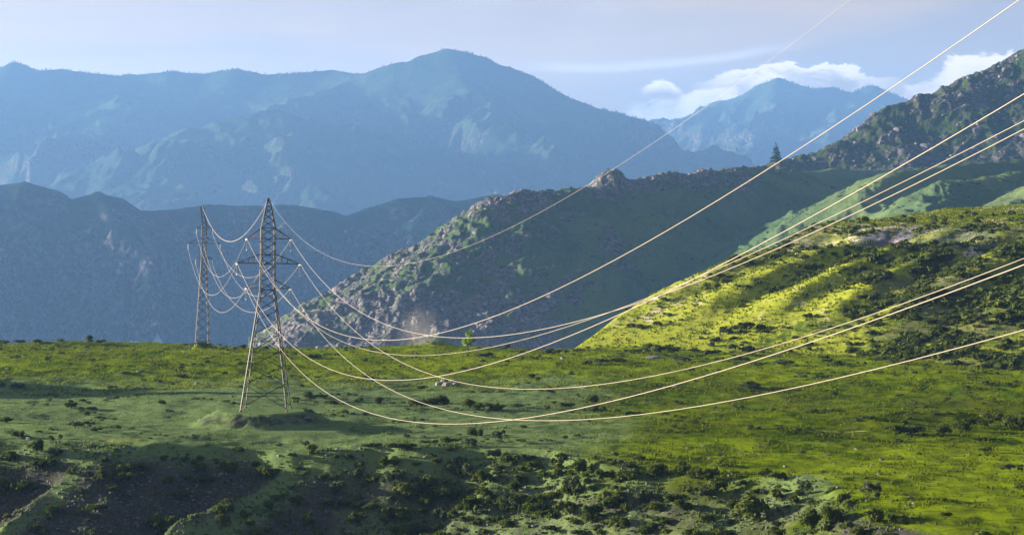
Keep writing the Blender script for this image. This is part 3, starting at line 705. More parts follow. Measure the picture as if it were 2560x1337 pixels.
def leaf_cloud(lobes, n, size, flat=.5, seed=0, quads=True):
    """n small leaf sprays spread through ellipsoidal lobes (x,y,z,rx,ry,rz)"""
    r = np.random.default_rng(seed)
    lobes = np.array(lobes, float)
    vol = (lobes[:, 3]*lobes[:, 4]*lobes[:, 5])**(2/3); pr = vol/vol.sum()
    k = r.choice(len(lobes), n, p=pr)
    d = r.normal(size=(n, 3)); d /= np.linalg.norm(d, axis=1)[:, None]
    d[:, 2] = np.where((d[:, 2] < -.3), -d[:, 2]*.7, d[:, 2])
    rad = r.uniform(.45, 1.08, n)**.5
    c = lobes[k, :3]+d*lobes[k, 3:]*rad[:, None]
    nn = d+r.normal(size=(n, 3))*.75; nn /= np.linalg.norm(nn, axis=1)[:, None]
    a = np.cross(nn, r.normal(size=(n, 3))); a /= np.linalg.norm(a, axis=1)[:, None]; b = np.cross(nn, a)
    s = size*r.uniform(.55, 1.35, n)[:, None]
    V = np.stack([c-a*s-b*s*flat, c+a*s*.6-b*s*flat*1.1, c+a*s*1.1+b*s*flat, c-a*s*.5+b*s*flat*1.2], 1)
    c2 = V[:, 2]+nn*s*.25; V[:, 2] = c2
    F_ = np.arange(n*4).reshape(n, 4)
    return V.reshape(-1, 3), F_
def shrub_mesh(seed, mat, n=520, tall=1.0, airy=0.0, size=.085):
    """unit shrub about 1 wide, sitting on z=0"""
    r = random.Random(seed)
    lobes = []
    for i in range(r.randint(8, 13)):
        a = r.uniform(0, 6.28); q = r.uniform(.03, .42)
        rr = r.uniform(.06, .21)*(1-.25*airy)
        lobes.append((q*math.cos(a), q*math.sin(a), tall*r.uniform(.16, .46)*(1-.5*q), rr, rr, rr*tall*r.uniform(.9, 1.25)))
    V, Fa = leaf_cloud(lobes, n, size, .45, seed)
    V[:, 2] = np.maximum(V[:, 2], 0.0)
    Vs = [V]; Fs = [Fa]; b0 = len(V)
    for i in range(9):          # bare stems fanning out of the ground
        a = r.uniform(0, 6.28); q = r.uniform(.15, .42); h = tall*r.uniform(.35, .72)
        tip = np.array([q*math.cos(a), q*math.sin(a), h]); w = .012
        base = np.array([.05*math.cos(a), .05*math.sin(a), -.05])
        sd = np.array([-math.sin(a), math.cos(a), 0])*w
        Vs.append(np.array([base-sd, base+sd, tip+sd*.3, tip-sd*.3])); Fs.append(np.array([[b0, b0+1, b0+2, b0+3]])); b0 += 4
    me = mesh_from('shrub', np.concatenate(Vs), np.concatenate(Fs), True); me.materials.append(mat); return me
SH_DARK = [shrub_mesh(i, M_SHRUB, 760, t, 0, .062) for i, t in enumerate((.9, 1.1, .8, 1.25, 1.0, .7, .6, 1.05, .85))]
SH_GREY = [shrub_mesh(20+i, M_GREY, 520, t, .5, .058) for i, t in enumerate((1.0, 1.3, .8, 1.1))]
SH_RED = [shrub_mesh(40, M_RED, 420, .9, .3, .08)]
def hit(px, py, fn, ya, yb, n=900):
    Y = np.linspace(ya, yb, n); X = (px-1280)/F*Y
    r = fn(X, Y); Z = r[0] if isinstance(r, tuple) else r
    ray = HC-(py-YH)/F*Y
    i = np.argmax(Z > ray)
    if Z[i] <= ray[i]: i = int(np.argmax((Z-ray)/Y))      # just above the skyline: take the skyline itself
    return Vector((X[i], Y[i], Z[i]))
named = []
def zone(px, py):
    """where a shrub stands, named by things one can find, and its group"""
    if py < 905 and px > 1440:
        if py > 860: return 'at the foot of the right hillside', 'shrubs on the right hillside'
        return ('on the lit lower flank of the right hillside' if px < 2120 else 'in the shaded folds of the right hillside'), 'shrubs on the right hillside'
    if py < 925:
        return ('on the far rim, left of the far pylon' if px < 480 else 'on the far rim between the pylons' if px < 760 else 'on the far rim, right of the pylons'), 'shrubs along the far rim of the shelf'
    if py < 1085 and px < 900:
        return ('on pale grass left of the pylons' if px < 500 else 'on grass beside the near pylon'), 'shrubs on the open shelf'
    if py < 1085 and px < 1700: return 'in the dark swale under the wires', 'shrubs on the open shelf'
    if py < 1140 and px > 2100: return ('in the dark thicket at the right' if py > 1045 else 'on the bright right meadow'), 'shrubs on the open shelf'
    if py < 1085: return 'on the bright right meadow', 'shrubs on the open shelf'
    if px < 230: return ('high on the lower left bank' if py < 1150 else 'low on the lower left bank'), 'shrubs on the left gully slopes'
    if px < 700: return ('near the top of the dark gully' if py < 1185 else 'deep in the dark gully'), 'shrubs on the left gully slopes'
    row = 'upper' if py < 1170 else 'middle' if py < 1260 else 'bottom'
    if px < 1000: return f'on the {row} spur beside the gully', 'shrubs on the central slope'
    if px < 1350: return f'on the {row} central slope', 'shrubs on the central slope'
    if px < 1700: return f'on the {row} slope below the earth bank', 'shrubs on the central slope'
    if px < 2200: return f'on the {row} pale knoll', 'shrubs on the pale knoll'
    return 'on the lower right meadow', 'shrubs on the lower right meadow'
def put_shrub(px, py, w_px, kind='dark', squash=1.0, fn=plateau_h, ya=285, yb=760, label=None):
    """w_px: width of the shrub in the photograph; py: where its foot stands"""
    p = hit(px, py, fn, ya, yb)
    if p is None: return None
    w = w_px*1.2/F*p.y
    me = random.choice({'dark': SH_DARK, 'grey': SH_GREY, 'red': SH_RED}[kind])
    o = bpy.data.objects.new('shrub', me); C.objects.link(o)
    o.location = p; o.rotation_euler = (0, 0, random.uniform(0, 6.28))
    o.scale = (w, w*random.uniform(.85, 1.1), w*squash*random.uniform(.85, 1.1))
    z, g = zone(px, py)
    size = 'tiny' if w_px < 18 else 'small' if w_px < 30 else 'mid-sized' if w_px < 48 else 'large'
    tone = {'dark': 'dark', 'grey': 'grey-green', 'red': 'reddish'}[kind]
    form = 'low' if squash < .8 else 'upright' if squash > 1.15 else 'round'
    named.append((px, o, f'{size} {form} {tone}', z))
    o['category'] = 'shrub'; o['group'] = g
    return o

# shrubs one can tell apart: column and row of the foot, width (d dark, g grey, r red), height ratio
KD = {'d': 'dark', 'g': 'grey', 'r': 'red'}
shelf_shrubs = [(15, 1056, 34, 'd', 1), (47, 1095, 38, 'd', 0.9), (95, 1135, 52, 'd', 1), (125, 1103, 18, 'd', 1.1), (152, 1098, 17, 'd', 1), (163, 1115, 17, 'd', 1), (149, 1137, 18, 'd', 1), (20, 1150, 50, 'd', 0.8), (90, 1175, 46, 'd', 0.8), (122, 1178, 36, 'd', 1.1), (60, 1225, 60, 'd', 0.9), (10, 1235, 50, 'd', 1.1), (130, 1145, 30, 'd', 1), (258, 1160, 24, 'd', 1), (275, 1158, 18, 'd', 0.8), (310, 1180, 46, 'd', 0.8), (358, 1172, 38, 'd', 0.8), (414, 1155, 28, 'd', 0.9), (182, 1188, 26, 'd', 0.9), (255, 1205, 44, 'd', 0.9), (315, 1200, 52, 'd', 0.6), (465, 1152, 24, 'd', 0.7), (497, 1155, 22, 'd', 0.9), (570, 1182, 44, 'd', 1), (515, 1205, 46, 'd', 0.9), (465, 1195, 44, 'd', 0.5), (422, 1210, 28, 'd', 0.9), (640, 1170, 28, 'd', 0.9), (665, 1200, 64, 'd', 0.8), (730, 1148, 24, 'd', 0.9), (740, 1180, 24, 'd', 0.8), (760, 1188, 26, 'd', 0.9), (648, 1186, 22, 'r', 1.3), (240, 1275, 50, 'd', 0.6), (410, 1335, 84, 'd', 1.0), (135, 1300, 42, 'd', 1.1), (560, 1285, 66, 'd', 0.8), (455, 1250, 40, 'd', 0.7), (200, 1235, 34, 'd', 0.6), (95, 1325, 44, 'd', 0.6), (290, 1230, 30, 'd', 0.5), (675, 1275, 40, 'd', 1), (555, 1318, 40, 'd', 1), (610, 1298, 34, 'd', 1.1), (622, 1318, 34, 'd', 1), (745, 1265, 36, 'd', 0.9), (765, 1315, 40, 'd', 1), (710, 1248, 24, 'd', 0.9), (640, 1345, 40, 'd', 0.9), (520, 1115, 24, 'd', 0.5), (600, 1128, 34, 'd', 0.5), (695, 1118, 14, 'd', 1), (178, 1022, 44, 'd', 0.5), (175, 1010, 16, 'd', 0.9), (205, 1024, 16, 'd', 0.9), (403, 1012, 22, 'd', 0.9), (455, 923, 14, 'd', 1.2), (455, 945, 50, 'g', 0.3), (190, 1070, 40, 'g', 0.6), (240, 1080, 28, 'd', 0.7), (290, 1072, 20, 'd', 0.7), (215, 1068, 44, 'g', 0.5), (130, 1075, 30, 'g', 0.4), (50, 970, 50, 'g', 0.35), (278, 972, 34, 'g', 0.4), (330, 1075, 14, 'g', 0.8), (5, 968, 22, 'd', 0.8), (120, 908, 18, 'g', 1.2), (248, 1047, 30, 'g', 0.35), (40, 897, 30, 'g', 0.6), (315, 935, 30, 'g', 0.4), (765, 1000, 46, 'd', 0.6), (800, 995, 40, 'd', 0.5), (735, 1000, 30, 'd', 0.4), (896, 1006, 30, 'd', 0.7), (950, 1012, 36, 'd', 0.9), (1040, 1020, 50, 'd', 0.6), (1075, 1010, 60, 'd', 0.6), (1110, 1010, 50, 'd', 0.6), (1175, 1020, 44, 'd', 0.6), (1205, 1022, 50, 'd', 0.6), (1245, 1022, 56, 'd', 0.6), (1300, 1020, 60, 'g', 0.45), (1366, 1024, 24, 'd', 1), (1415, 1020, 42, 'd', 0.8), (1485, 1010, 40, 'd', 0.8), (1495, 1032, 50, 'd', 0.6), (1570, 1036, 30, 'd', 0.7), (1600, 1036, 26, 'd', 0.8), (1380, 985, 22, 'g', 0.9), (1210, 980, 20, 'd', 0.6), (1330, 945, 26, 'd', 0.5), (1345, 952, 16, 'd', 0.8), (1055, 975, 30, 'g', 0.7), (783, 896, 40, 'd', 0.5), (775, 1034, 26, 'g', 0.9), (825, 1010, 40, 'd', 0.4), (1875, 970, 42, 'd', 0.7), (1895, 975, 20, 'd', 0.6), (1875, 978, 54, 'g', 0.4), (2085, 990, 24, 'g', 0.7), (2245, 992, 24, 'g', 0.6), (2415, 973, 20, 'd', 1.1), (2368, 1002, 14, 'd', 1.2), (2530, 968, 20, 'd', 0.6), (2340, 1036, 20, 'd', 0.5), (2375, 1036, 24, 'd', 0.4), (2240, 1090, 60, 'd', 0.7), (2280, 1085, 60, 'd', 0.7), (2350, 1090, 50, 'd', 0.7), (2400, 1078, 60, 'd', 0.7), (2440, 1068, 60, 'd', 0.7), (2480, 1062, 70, 'd', 0.7), (2530, 1075, 70, 'd', 0.6), (2460, 1100, 50, 'd', 0.4), (2460, 908, 48, 'd', 0.8), (2490, 905, 20, 'd', 0.6), (2465, 1130, 30, 'd', 0.8), (2550, 1225, 24, 'd', 0.9), (2530, 1180, 60, 'g', 0.4), (2090, 915, 40, 'd', 0.5), (2070, 908, 26, 'd', 0.7), (2060, 900, 26, 'd', 0.7), (1190, 1093, 44, 'd', 1), (1178, 1088, 30, 'g', 1.2), (1250, 1108, 38, 'g', 1.1), (1305, 1105, 24, 'd', 0.9), (1075, 1112, 40, 'd', 0.6), (1115, 1108, 46, 'd', 0.6), (1130, 1125, 30, 'd', 0.6), (1180, 1115, 36, 'g', 0.9), (925, 1118, 60, 'd', 0.35), (1000, 1130, 70, 'd', 0.45), (870, 1148, 26, 'd', 0.9), (845, 1150, 22, 'd', 0.6), (960, 1175, 34, 'd', 1.1), (985, 1165, 34, 'd', 0.9), (1090, 1160, 34, 'd', 0.9), (1240, 1150, 54, 'g', 0.9), (1275, 1160, 50, 'd', 0.9), (1320, 1150, 34, 'd', 0.7), (1160, 1195, 76, 'g', 0.9), (1145, 1170, 50, 'g', 0.9), (1220, 1205, 50, 'd', 1), (1245, 1190, 40, 'd', 0.9), (1325, 1180, 44, 'd', 0.9), (1300, 1215, 42, 'd', 1.1), (1290, 1232, 40, 'd', 0.9), (895, 1195, 40, 'g', 0.9), (925, 1205, 50, 'd', 0.9), (1060, 1215, 80, 'd', 0.8), (1010, 1240, 70, 'd', 0.8), (985, 1215, 60, 'g', 0.8), (845, 1230, 60, 'g', 0.9), (885, 1265, 54, 'd', 0.9), (825, 1262, 44, 'd', 0.8), (930, 1275, 40, 'd', 0.9), (1058, 1268, 48, 'd', 0.9), (1045, 1243, 44, 'g', 0.8), (1130, 1252, 80, 'd', 0.7), (1090, 1232, 50, 'd', 0.5), (1210, 1245, 50, 'd', 1), (1240, 1270, 70, 'd', 0.7), (1180, 1285, 56, 'd', 0.9), (1175, 1265, 40, 'd', 0.8), (985, 1300, 60, 'd', 0.7), (900, 1308, 60, 'd', 0.7), (1000, 1290, 34, 'd', 1), (1095, 1300, 46, 'g', 0.8), (1135, 1298, 34, 'd', 0.9), (1060, 1285, 34, 'd', 0.7), (1165, 1308, 36, 'd', 0.8), (1190, 1318, 40, 'd', 0.7), (1010, 1335, 70, 'd', 0.8), (1050, 1337, 50, 'g', 0.7), (1235, 1312, 34, 'd', 1), (1260, 1320, 50, 'd', 0.8), (1290, 1285, 70, 'g', 0.9), (1345, 1290, 70, 'd', 0.9), (1375, 1295, 60, 'd', 0.9), (1420, 1285, 80, 'd', 0.9), (1350, 1250, 56, 'd', 0.9), (1380, 1250, 50, 'd', 0.9), (1440, 1235, 60, 'g', 1), (1420, 1245, 50, 'd', 0.9), (1400, 1160, 44, 'd', 1), (1365, 1195, 40, 'd', 0.8), (1450, 1185, 60, 'd', 0.8), (1510, 1205, 54, 'd', 0.9), (1560, 1200, 60, 'd', 0.8), (1580, 1180, 50, 'g', 0.8), (1650, 1190, 60, 'd', 0.8), (1600, 1150, 34, 'd', 0.8), (1480, 1312, 60, 'd', 0.9), (1540, 1325, 60, 'd', 0.8), (1520, 1270, 80, 'd', 0.9), (1610, 1255, 60, 'g', 0.8), (1640, 1275, 60, 'd', 0.8), (1690, 1250, 50, 'd', 0.9), (1660, 1310, 50, 'd', 0.8), (1380, 1337, 50, 'g', 0.8), (1450, 1340, 40, 'd', 0.7), (1610, 1340, 50, 'd', 0.9), (1712, 1185, 44, 'd', 1), (1745, 1200, 44, 'd', 0.9), (1785, 1200, 50, 'd', 1), (1815, 1165, 40, 'd', 0.5), (1915, 1195, 34, 'd', 1), (1945, 1205, 44, 'd', 1), (1850, 1220, 40, 'g', 0.8), (1895, 1235, 36, 'd', 0.9), (1745, 1240, 50, 'd', 0.9), (1775, 1252, 56, 'g', 0.9), (1800, 1235, 44, 'd', 0.8), (1835, 1280, 56, 'd', 0.8), (1890, 1310, 86, 'd', 0.95), (1770, 1315, 44, 'd', 0.8), (1710, 1275, 50, 'd', 0.9), (1980, 1260, 40, 'd', 0.8), (2020, 1245, 44, 'g', 1), (2035, 1265, 50, 'd', 0.7), (2115, 1262, 44, 'd', 1), (2170, 1250, 60, 'g', 1.1), (2090, 1312, 60, 'd', 1.1), (2030, 1335, 56, 'd', 1.3), (2180, 1315, 66, 'd', 1), (2240, 1310, 44, 'd', 0.9), (2145, 1345, 50, 'd', 0.8), (1945, 1340, 40, 'd', 0.7), (1800, 1345, 50, 'd', 0.8), (1860, 1270, 30, 'g', 0.7), (1730, 1345, 40, 'd', 0.8), (2365, 1292, 30, 'd', 0.9), (2220, 1345, 40, 'd', 0.8), (2000, 1215, 30, 'g', 0.9), (1835, 1188, 26, 'g', 0.9), (88, 858, 30, 'd', 0.8), (150, 856, 20, 'd', 0.8), (222, 858, 22, 'd', 1.2), (252, 860, 24, 'd', 0.9), (10, 856, 34, 'd', 0.8), (50, 857, 30, 'd', 0.7), (500, 862, 30, 'd', 0.4), (485, 862, 20, 'd', 0.4), (520, 862, 20, 'd', 0.4), (610, 873, 28, 'd', 0.5), (660, 878, 24, 'g', 0.7), (548, 865, 14, 'g', 0.6), (1270, 873, 20, 'g', 1.1), (1415, 883, 14, 'd', 1.1), (1385, 885, 50, 'd', 0.4), (1310, 885, 20, 'g', 0.7), (1205, 893, 44, 'd', 0.5), (1580, 880, 40, 'd', 0.5), (1640, 885, 60, 'd', 0.7), (1680, 884, 40, 'd', 0.6), (1620, 880, 30, 'd', 0.9), (1735, 880, 30, 'd', 0.7), (1780, 885, 50, 'd', 0.5), (1540, 905, 50, 'd', 0.5), (1500, 910, 50, 'g', 0.5), (1465, 912, 30, 'g', 0.6), (1840, 880, 40, 'g', 0.7), (1900, 872, 30, 'd', 0.8), (2040, 870, 30, 'd', 0.7), (1700, 905, 70, 'g', 0.4), (1850, 905, 60, 'g', 0.4), (1960, 915, 80, 'g', 0.4)]
for (px, py, w, k, q) in shelf_shrubs:
    put_shrub(px, py, w, KD[k], q)
hillside_shrubs = [(1782, 856, 26, 'd', 0.9), (1820, 835, 34, 'd', 0.8), (1835, 848, 20, 'd', 0.8), (1865, 828, 46, 'd', 0.6), (1905, 822, 26, 'd', 0.9), (1912, 832, 30, 'd', 0.6), (1858, 860, 20, 'd', 0.6), (1988, 848, 24, 'd', 0.8), (2014, 795, 26, 'd', 0.8), (1858, 758, 18, 'd', 0.7), (1965, 822, 20, 'd', 0.5), (1815, 785, 18, 'g', 0.8), (2268, 728, 26, 'd', 0.9), (2235, 745, 34, 'd', 0.6), (2190, 770, 44, 'd', 0.5), (2290, 800, 40, 'd', 0.7), (2330, 812, 56, 'd', 0.6), (2380, 805, 60, 'd', 0.6), (2400, 790, 50, 'd', 0.6), (2300, 860, 40, 'd', 0.8), (2340, 825, 36, 'd', 0.7), (2470, 815, 50, 'd', 0.5), (2440, 750, 50, 'd', 0.5), (2520, 790, 40, 'd', 0.6), (2540, 720, 30, 'd', 0.9), (2180, 840, 40, 'g', 0.6), (2280, 850, 44, 'd', 0.6), (2240, 862, 36, 'd', 0.5), (2150, 745, 26, 'd', 0.6), (2200, 795, 30, 'd', 0.5), (2500, 870, 50, 'd', 0.6), (2545, 850, 40, 'd', 0.8), (2440, 845, 30, 'd', 0.6)]
for (px, py, w, k, q) in hillside_shrubs:
    put_shrub(px, py, w, KD[k], q, hillB_h, 640, 900)

ORD = ['', 'second', 'third', 'fourth', 'fifth', 'sixth', 'seventh', 'eighth', 'ninth', 'tenth', 'eleventh', 'twelfth', 'thirteenth', 'fourteenth', 'fifteenth']
alike = {}
for px, o, look, z in named: alike.setdefault((look, z), []).append((px, o))
for (look, z), L in alike.items():
    L.sort(key=lambda a: a[0])
    for i, (px, o) in enumerate(L):
        if len(L) == 1: o['label'] = f'{look} shrub {z}'
        elif i == 0: o['label'] = f'leftmost {look} shrub {z}'
        elif i == len(L)-1: o['label'] = f'rightmost {look} shrub {z}'
        else: o['label'] = f'{look} shrub {z}, {ORD[min(i, 14)]} from left'

def small_shrub_cloud(name, spots, mat, label, n=26, size=.22, kind='stuff', group=None):
    """many small shrubs, too many to count, merged; spots: (position, width, height)"""
    base = [leaf_cloud([(0, 0, .28, .32, .32, .26), (.18, .1, .22, .22, .2, .2), (-.2, -.05, .2, .2, .22, .18)], n, size, .55, 300+i) for i in range(5)]
    Vs = []; Fs = []; b0 = 0
    for i, (p, w, h) in enumerate(spots):
        V, Fa = base[i % 5]; a = random.uniform(0, 6.28); ca, sa = math.cos(a)*w, math.sin(a)*w
        Q = np.empty_like(V); Q[:, 0] = V[:, 0]*ca-V[:, 1]*sa+p[0]; Q[:, 1] = V[:, 0]*sa+V[:, 1]*ca+p[1]; Q[:, 2] = np.maximum(V[:, 2], 0)*h+p[2]
        Vs.append(Q); Fs.append(Fa+b0); b0 += len(V)
    if not Vs: return
    return link(name, mesh_from(name, np.concatenate(Vs), np.concatenate(Fs), True), mat, None, kind, label)
def scatter(fn, n, pxr, yr, dens, wr, hr):
    out = []; tries = 0
    PX = rng.uniform(pxr[0], pxr[1], n*8); u = rng.uniform(0, 1, n*8)
    Yv = np.sqrt(yr[0]**2+(yr[1]**2-yr[0]**2)*u); X = (PX-1280)/F*Yv
    D = dens(X, Yv, PX); keep = rng.uniform(0, 1, n*8) < D
    X, Yv = X[keep][:n], Yv[keep][:n]
    r = fn(X, Yv); Z = r[0] if isinstance(r, tuple) else r
    for x, y, z in zip(X, Yv, Z):
        w = random.uniform(*wr)*random.choice((.7, 1, 1, 1.3)); out.append(((x, y, z-.03*w), w, w*random.uniform(*hr)))
    return out
# undergrowth on the near slope
def d_slope(X, Y, PX):
    s = edge_near(PX)-Y
    return sst(s, -1, 8)*(.35+.65*sst(perlin(X/9, Y/9, 201), -.15, .25))*np.where(PX < 780, .22, 1)*np.where(PX > 2150, .25, 1)
small_shrub_cloud('undergrowth', scatter(plateau_h, 620, (-30, 2600), (290, 408), d_slope, (.8, 2.4), (.7, 1.1)), M_SHRUB, 'small dark scrub filling the gaps on the near slope', 70, .13)
small_shrub_cloud('undergrowth', scatter(plateau_h, 520, (-30, 2600), (290, 412), d_slope, (.5, 1.6), (.6, 1.0)), M_GREY, 'small grey-green scrub filling the gaps on the near slope', 50, .13)
# low scrub on the shelf, thick towards the far rim
def d_shelf(X, Y, PX):
    cl = sst(perlin(X/13, Y/13, 211)+.4*perlin(X/4, Y/4, 212), .12, .4)
    far = sst(Y, 590, 680)*(.5+.5*sst(PX, 1200, 1700))
    mid = .12+.25*sst(perlin(X/25, Y/25, 213), .0, .3)
    right = sst(PX, 1750, 2000)*sst(Y, 545, 580)
    return cl*np.clip(np.maximum(np.maximum(far, mid), right), 0, 1)*(1-sst(mound(X, Y), .1, .4))
small_shrub_cloud('low_scrub', scatter(plateau_h, 1500, (-30, 2600), (415, 735), d_shelf, (.6, 2.0), (.45, .8)), M_SHRUB, 'low dark scrub dotted over the grass shelf', 34, .17)
small_shrub_cloud('low_scrub', scatter(plateau_h, 1500, (-30, 2600), (360, 740), d_shelf, (.5, 1.8), (.4, .8)), M_GREY, 'low grey-green scrub dotted over the grass shelf', 34, .17)
def d_hillB(X, Y, PX):
    d = (X-19)*.70+(Y-703)*.714; sp = spurB(X, Y)
    cl = sst(perlin(X/12, Y/12, 221)+.5*perlin(X/4, Y/4, 222), -.12, .3)
    up = sst(d, 45, 105)*(1-.99*sst(d, 130, 139)); low = .06+1.1*sst(PX, 2080, 2250)*(1-sst(d, 80, 110))
    return cl*np.clip(up*(.15+.75*(1-sst(sp, .4, 1.3)))+low*.8, 0, 1)*(Y < crestB(X)+3)
small_shrub_cloud('hillside_scrub', scatter(hillB_h, 2500, (1440, 2620), (598, 870), d_hillB, (1.6, 3.8), (.55, .9)), M_SHRUB, 'dark scrub covering the gullies of the right hillside', 40, .17)
small_shrub_cloud('hillside_scrub', scatter(hillB_h, 1200, (1440, 2620), (598, 860), d_hillB, (1.0, 2.6), (.55, .9)), M_GREY, 'grey-green scrub covering the gullies of the right hillside', 36, .17)
def d_hillC(X, Y, PX):
    return sst(perlin(X/45, Y/45, 231)+.6*perlin(X/14, Y/14, 232), .05, .4)
small_shrub_cloud('distant_scrub', scatter(hillC_w, 2600, (760, 2600), (MID*990, MID*1500), d_hillC, (2.2, 5.0), (.5, .9)), M_SHRUB, 'dark scrub dotted over the shaded hills behind the shelf', 14, .28)
# grass tussocks
def tuft_cloud(name, fn, n, pxr, yr, dens, h, mat, label):
    PX = rng.uniform(pxr[0], pxr[1], n*4); u = rng.uniform(0, 1, n*4)
    Yv = np.sqrt(yr[0]**2+(yr[1]**2-yr[0]**2)*u); X = (PX-1280)/F*Yv
    keep = rng.uniform(0, 1, n*4) < dens(X, Yv, PX); X = X[keep][:n]; Yv = Yv[keep][:n]
    r = fn(X, Yv); Z = r[0] if isinstance(r, tuple) else r
    m = len(X); a = rng.uniform(0, 6.28, m); s = rng.uniform(.5, 1.3, m)*h
    c = np.stack([X, Yv, Z], -1); V = []
    for k in range(3):
        aa = a+k*1.05; dx = np.stack([np.cos(aa), np.sin(aa), np.zeros(m)], -1)*(s*.55)[:, None]
        top = np.stack([rng.normal(0, .25, m)*s, rng.normal(0, .25, m)*s, s], -1)
        V += [c-dx, c+dx, c+top+dx*.7, c+top-dx*.7]
    V = np.stack(V, 1); Fa = np.arange(m*12).reshape(m*3, 4)
    return link(name, mesh_from(name, V.reshape(-1, 3), Fa, True), mat, None, 'stuff', label)
M_TUFT = leaf_material('grass_tussock', (.040, .070, .005), (.130, .155, .010), (.18, .22, .01), .5)
M_TUFT2 = leaf_material('grey_grass_tussock', (.040, .066, .022), (.11, .15, .05), (.15, .20, .05), .5)
M_TUFT3 = leaf_material('fresh_grass_tussock', (.10, .14, .006), (.16, .19, .010), (.20, .26, .01), .4)
flat = lambda X, Y, PX: sst(Y-edge_near(PX), -6, 2)*(1-.8*sst(mound(X, Y), .3, .8))*(.2+.8*sst(perlin(X/6, Y/10, 241), -.2, .25))
tuft_cloud('grass', plateau_h, 16000, (-30, 2600), (285, 600), lambda X, Y, PX: flat(X, Y, PX)*(.15+.85*sst(fbm(X/14, Y/9, 3, 245), -.1, .5))*(1-.7*sst(PX, 1300, 1700)), .20, M_TUFT2, 'short grey-green grass on the near shelf')
tuft_cloud('grass', plateau_h, 22000, (-30, 2600), (285, 560), lambda X, Y, PX: flat(X, Y, PX)*sst(PX, 1250, 1700)*(.2+.8*sst(fbm(X/14, Y/9, 3, 244), -.1, .5)), .26, M_TUFT, 'short green grass on the right of the shelf')
tuft_cloud('grass', plateau_h, 22000, (-30, 2600), (540, 745), flat, .32, M_TUFT3, 'fresh yellow-green grass towards the far rim of the shelf')
tuft_cloud('grass', hillB_h, 14000, (1430, 2620), (598, 960), lambda X, Y, PX: (Y < crestB(X)+6)*(.3+.7*sst(perlin(X/9, Y/9, 242), -.2, .25)), .42, M_TUFT3, 'yellow-green grass on the right hillside')
tuft_cloud('grass', plateau_h, 14000, (-30, 2300), (300, 410), lambda X, Y, PX: sst(edge_near(PX)-Y, 0, 5)*(.15+.6*sst(perlin(X/8, Y/8, 243), 0, .3)), .28, M_TUFT2, 'thin grass between the shrubs of the near slope')

# conifers
def conifer(px, py, h_px, fn, ya, yb, label, seed):
    p = hit(px, py, fn, ya, yb); h = h_px/F*p.y
    root = bpy.data.objects.new('pine_tree', None); C.objects.link(root); root.location = p
    root['label'] = label; root['category'] = 'tree'
    r = random.Random(seed); lobes = []
    for i in range(16):
        u = i/15; z = h*(.22+.74*u); rad = h*(.24*(1-u)+.035)*r.uniform(.8, 1.15)
        for k in range(5 if u < .8 else 2):
            a = r.uniform(0, 6.28); lobes.append((rad*.6*math.cos(a), rad*.6*math.sin(a), z+r.uniform(-.02, .02)*h, rad*.5, rad*.5, h*.035))
    V, Fa = leaf_cloud(lobes, 1500, h*.022, .5, seed)
    link('crown', mesh_from('crown', V, Fa, True), M_PINE, root)
    joined_bars('trunk', root, [((0, 0, -.5), (0, 0, h*.55), h*.035), ((0, 0, h*.55), (0, 0, h*.97), h*.015)], h*.03, M_BARK)
conifer(1940, 414, 62, hillC_w, MID*1300, MID*1600, 'lone dark conifer standing on the ridge below the crags', 5)
p = hit(1170, 879, plateau_h, 600, 740); h = 60/F*p.y
root = bpy.data.objects.new('birch_tree', None); C.objects.link(root); root.location = p
root['label'] = 'small bright green young tree on the far rim of the shelf'; root['category'] = 'tree'
lobes = [(random.uniform(-.2, .2)*h, random.uniform(-.2, .2)*h, z*h, .15*h*s, .15*h*s, .16*h) for z, s in ((.3, 1.0), (.33, 1.1), (.4, 1.25), (.48, 1.2), (.55, 1.05), (.62, .9), (.7, .75), (.42, 1.2), (.82, .4))]
V, Fa = leaf_cloud(lobes, 900, .2, .6, 9)
link('crown', mesh_from('crown', V, Fa, True), M_BIRCH, root)
joined_bars('trunk', root, [((0, 0, -.3), (0, 0, h*.5), .16), ((0, 0, h*.25), (.1*h, 0, h*.6), .08), ((0, 0, h*.25), (-.1*h, .02*h, h*.6), .08)], .15, M_BARK)

# far forest along the mountain crests: one mass of small conifers per mountain
def forest(fn, n, pxr, yr, dens, h, label):
    PX = rng.uniform(pxr[0], pxr[1], n*5); Yv = rng.uniform(yr[0], yr[1], n*5); X = (PX-1280)/F*Yv
    r = fn(X, Yv); Z = r[0] if isinstance(r, tuple) else r
    keep = rng.uniform(0, 1, n*5) < dens(X, Yv, PX, Z); X, Yv, Z = X[keep][:n], Yv[keep][:n], Z[keep][:n]
    m = len(X); hh = rng.uniform(.5, 1.25, m)*h; k = 5; V = []; Fs = []
    b = np.arange(m)[:, None]
    rows = []
    for lev, (zz, rr) in enumerate(((.05, .20), (.55, .12), (.45, .17), (1.0, .0))):
        for j in range(k):
            a = j/k*6.283+lev
            rows.append(np.stack([X+np.cos(a)*rr*hh, Yv+np.sin(a)*rr*hh, Z+zz*hh], -1))
    V = np.stack(rows, 1).reshape(-1, 3); Fl = []
    for (l0, l1) in ((0, 1), (2, 3)):
        for j in range(k): Fl.append([l0*k+j, l0*k+(j+1) % k, l1*k+(j+1) % k, l1*k+j])
    Fa = (np.arange(m)[:, None, None]*20+np.array(Fl)[None]).reshape(-1, 4)
    link('forest', mesh_from('forest', V, Fa, False), M_PINE, None, 'stuff', label)
crestF = interp([(0, 4250), (150, 4250), (430, 4240), (740, 4200), (900, 4150), (1010, 4110), (1120, 4110), (1310, 4150), (1450, 4180), (1600, 4210), (1760, 4260)])
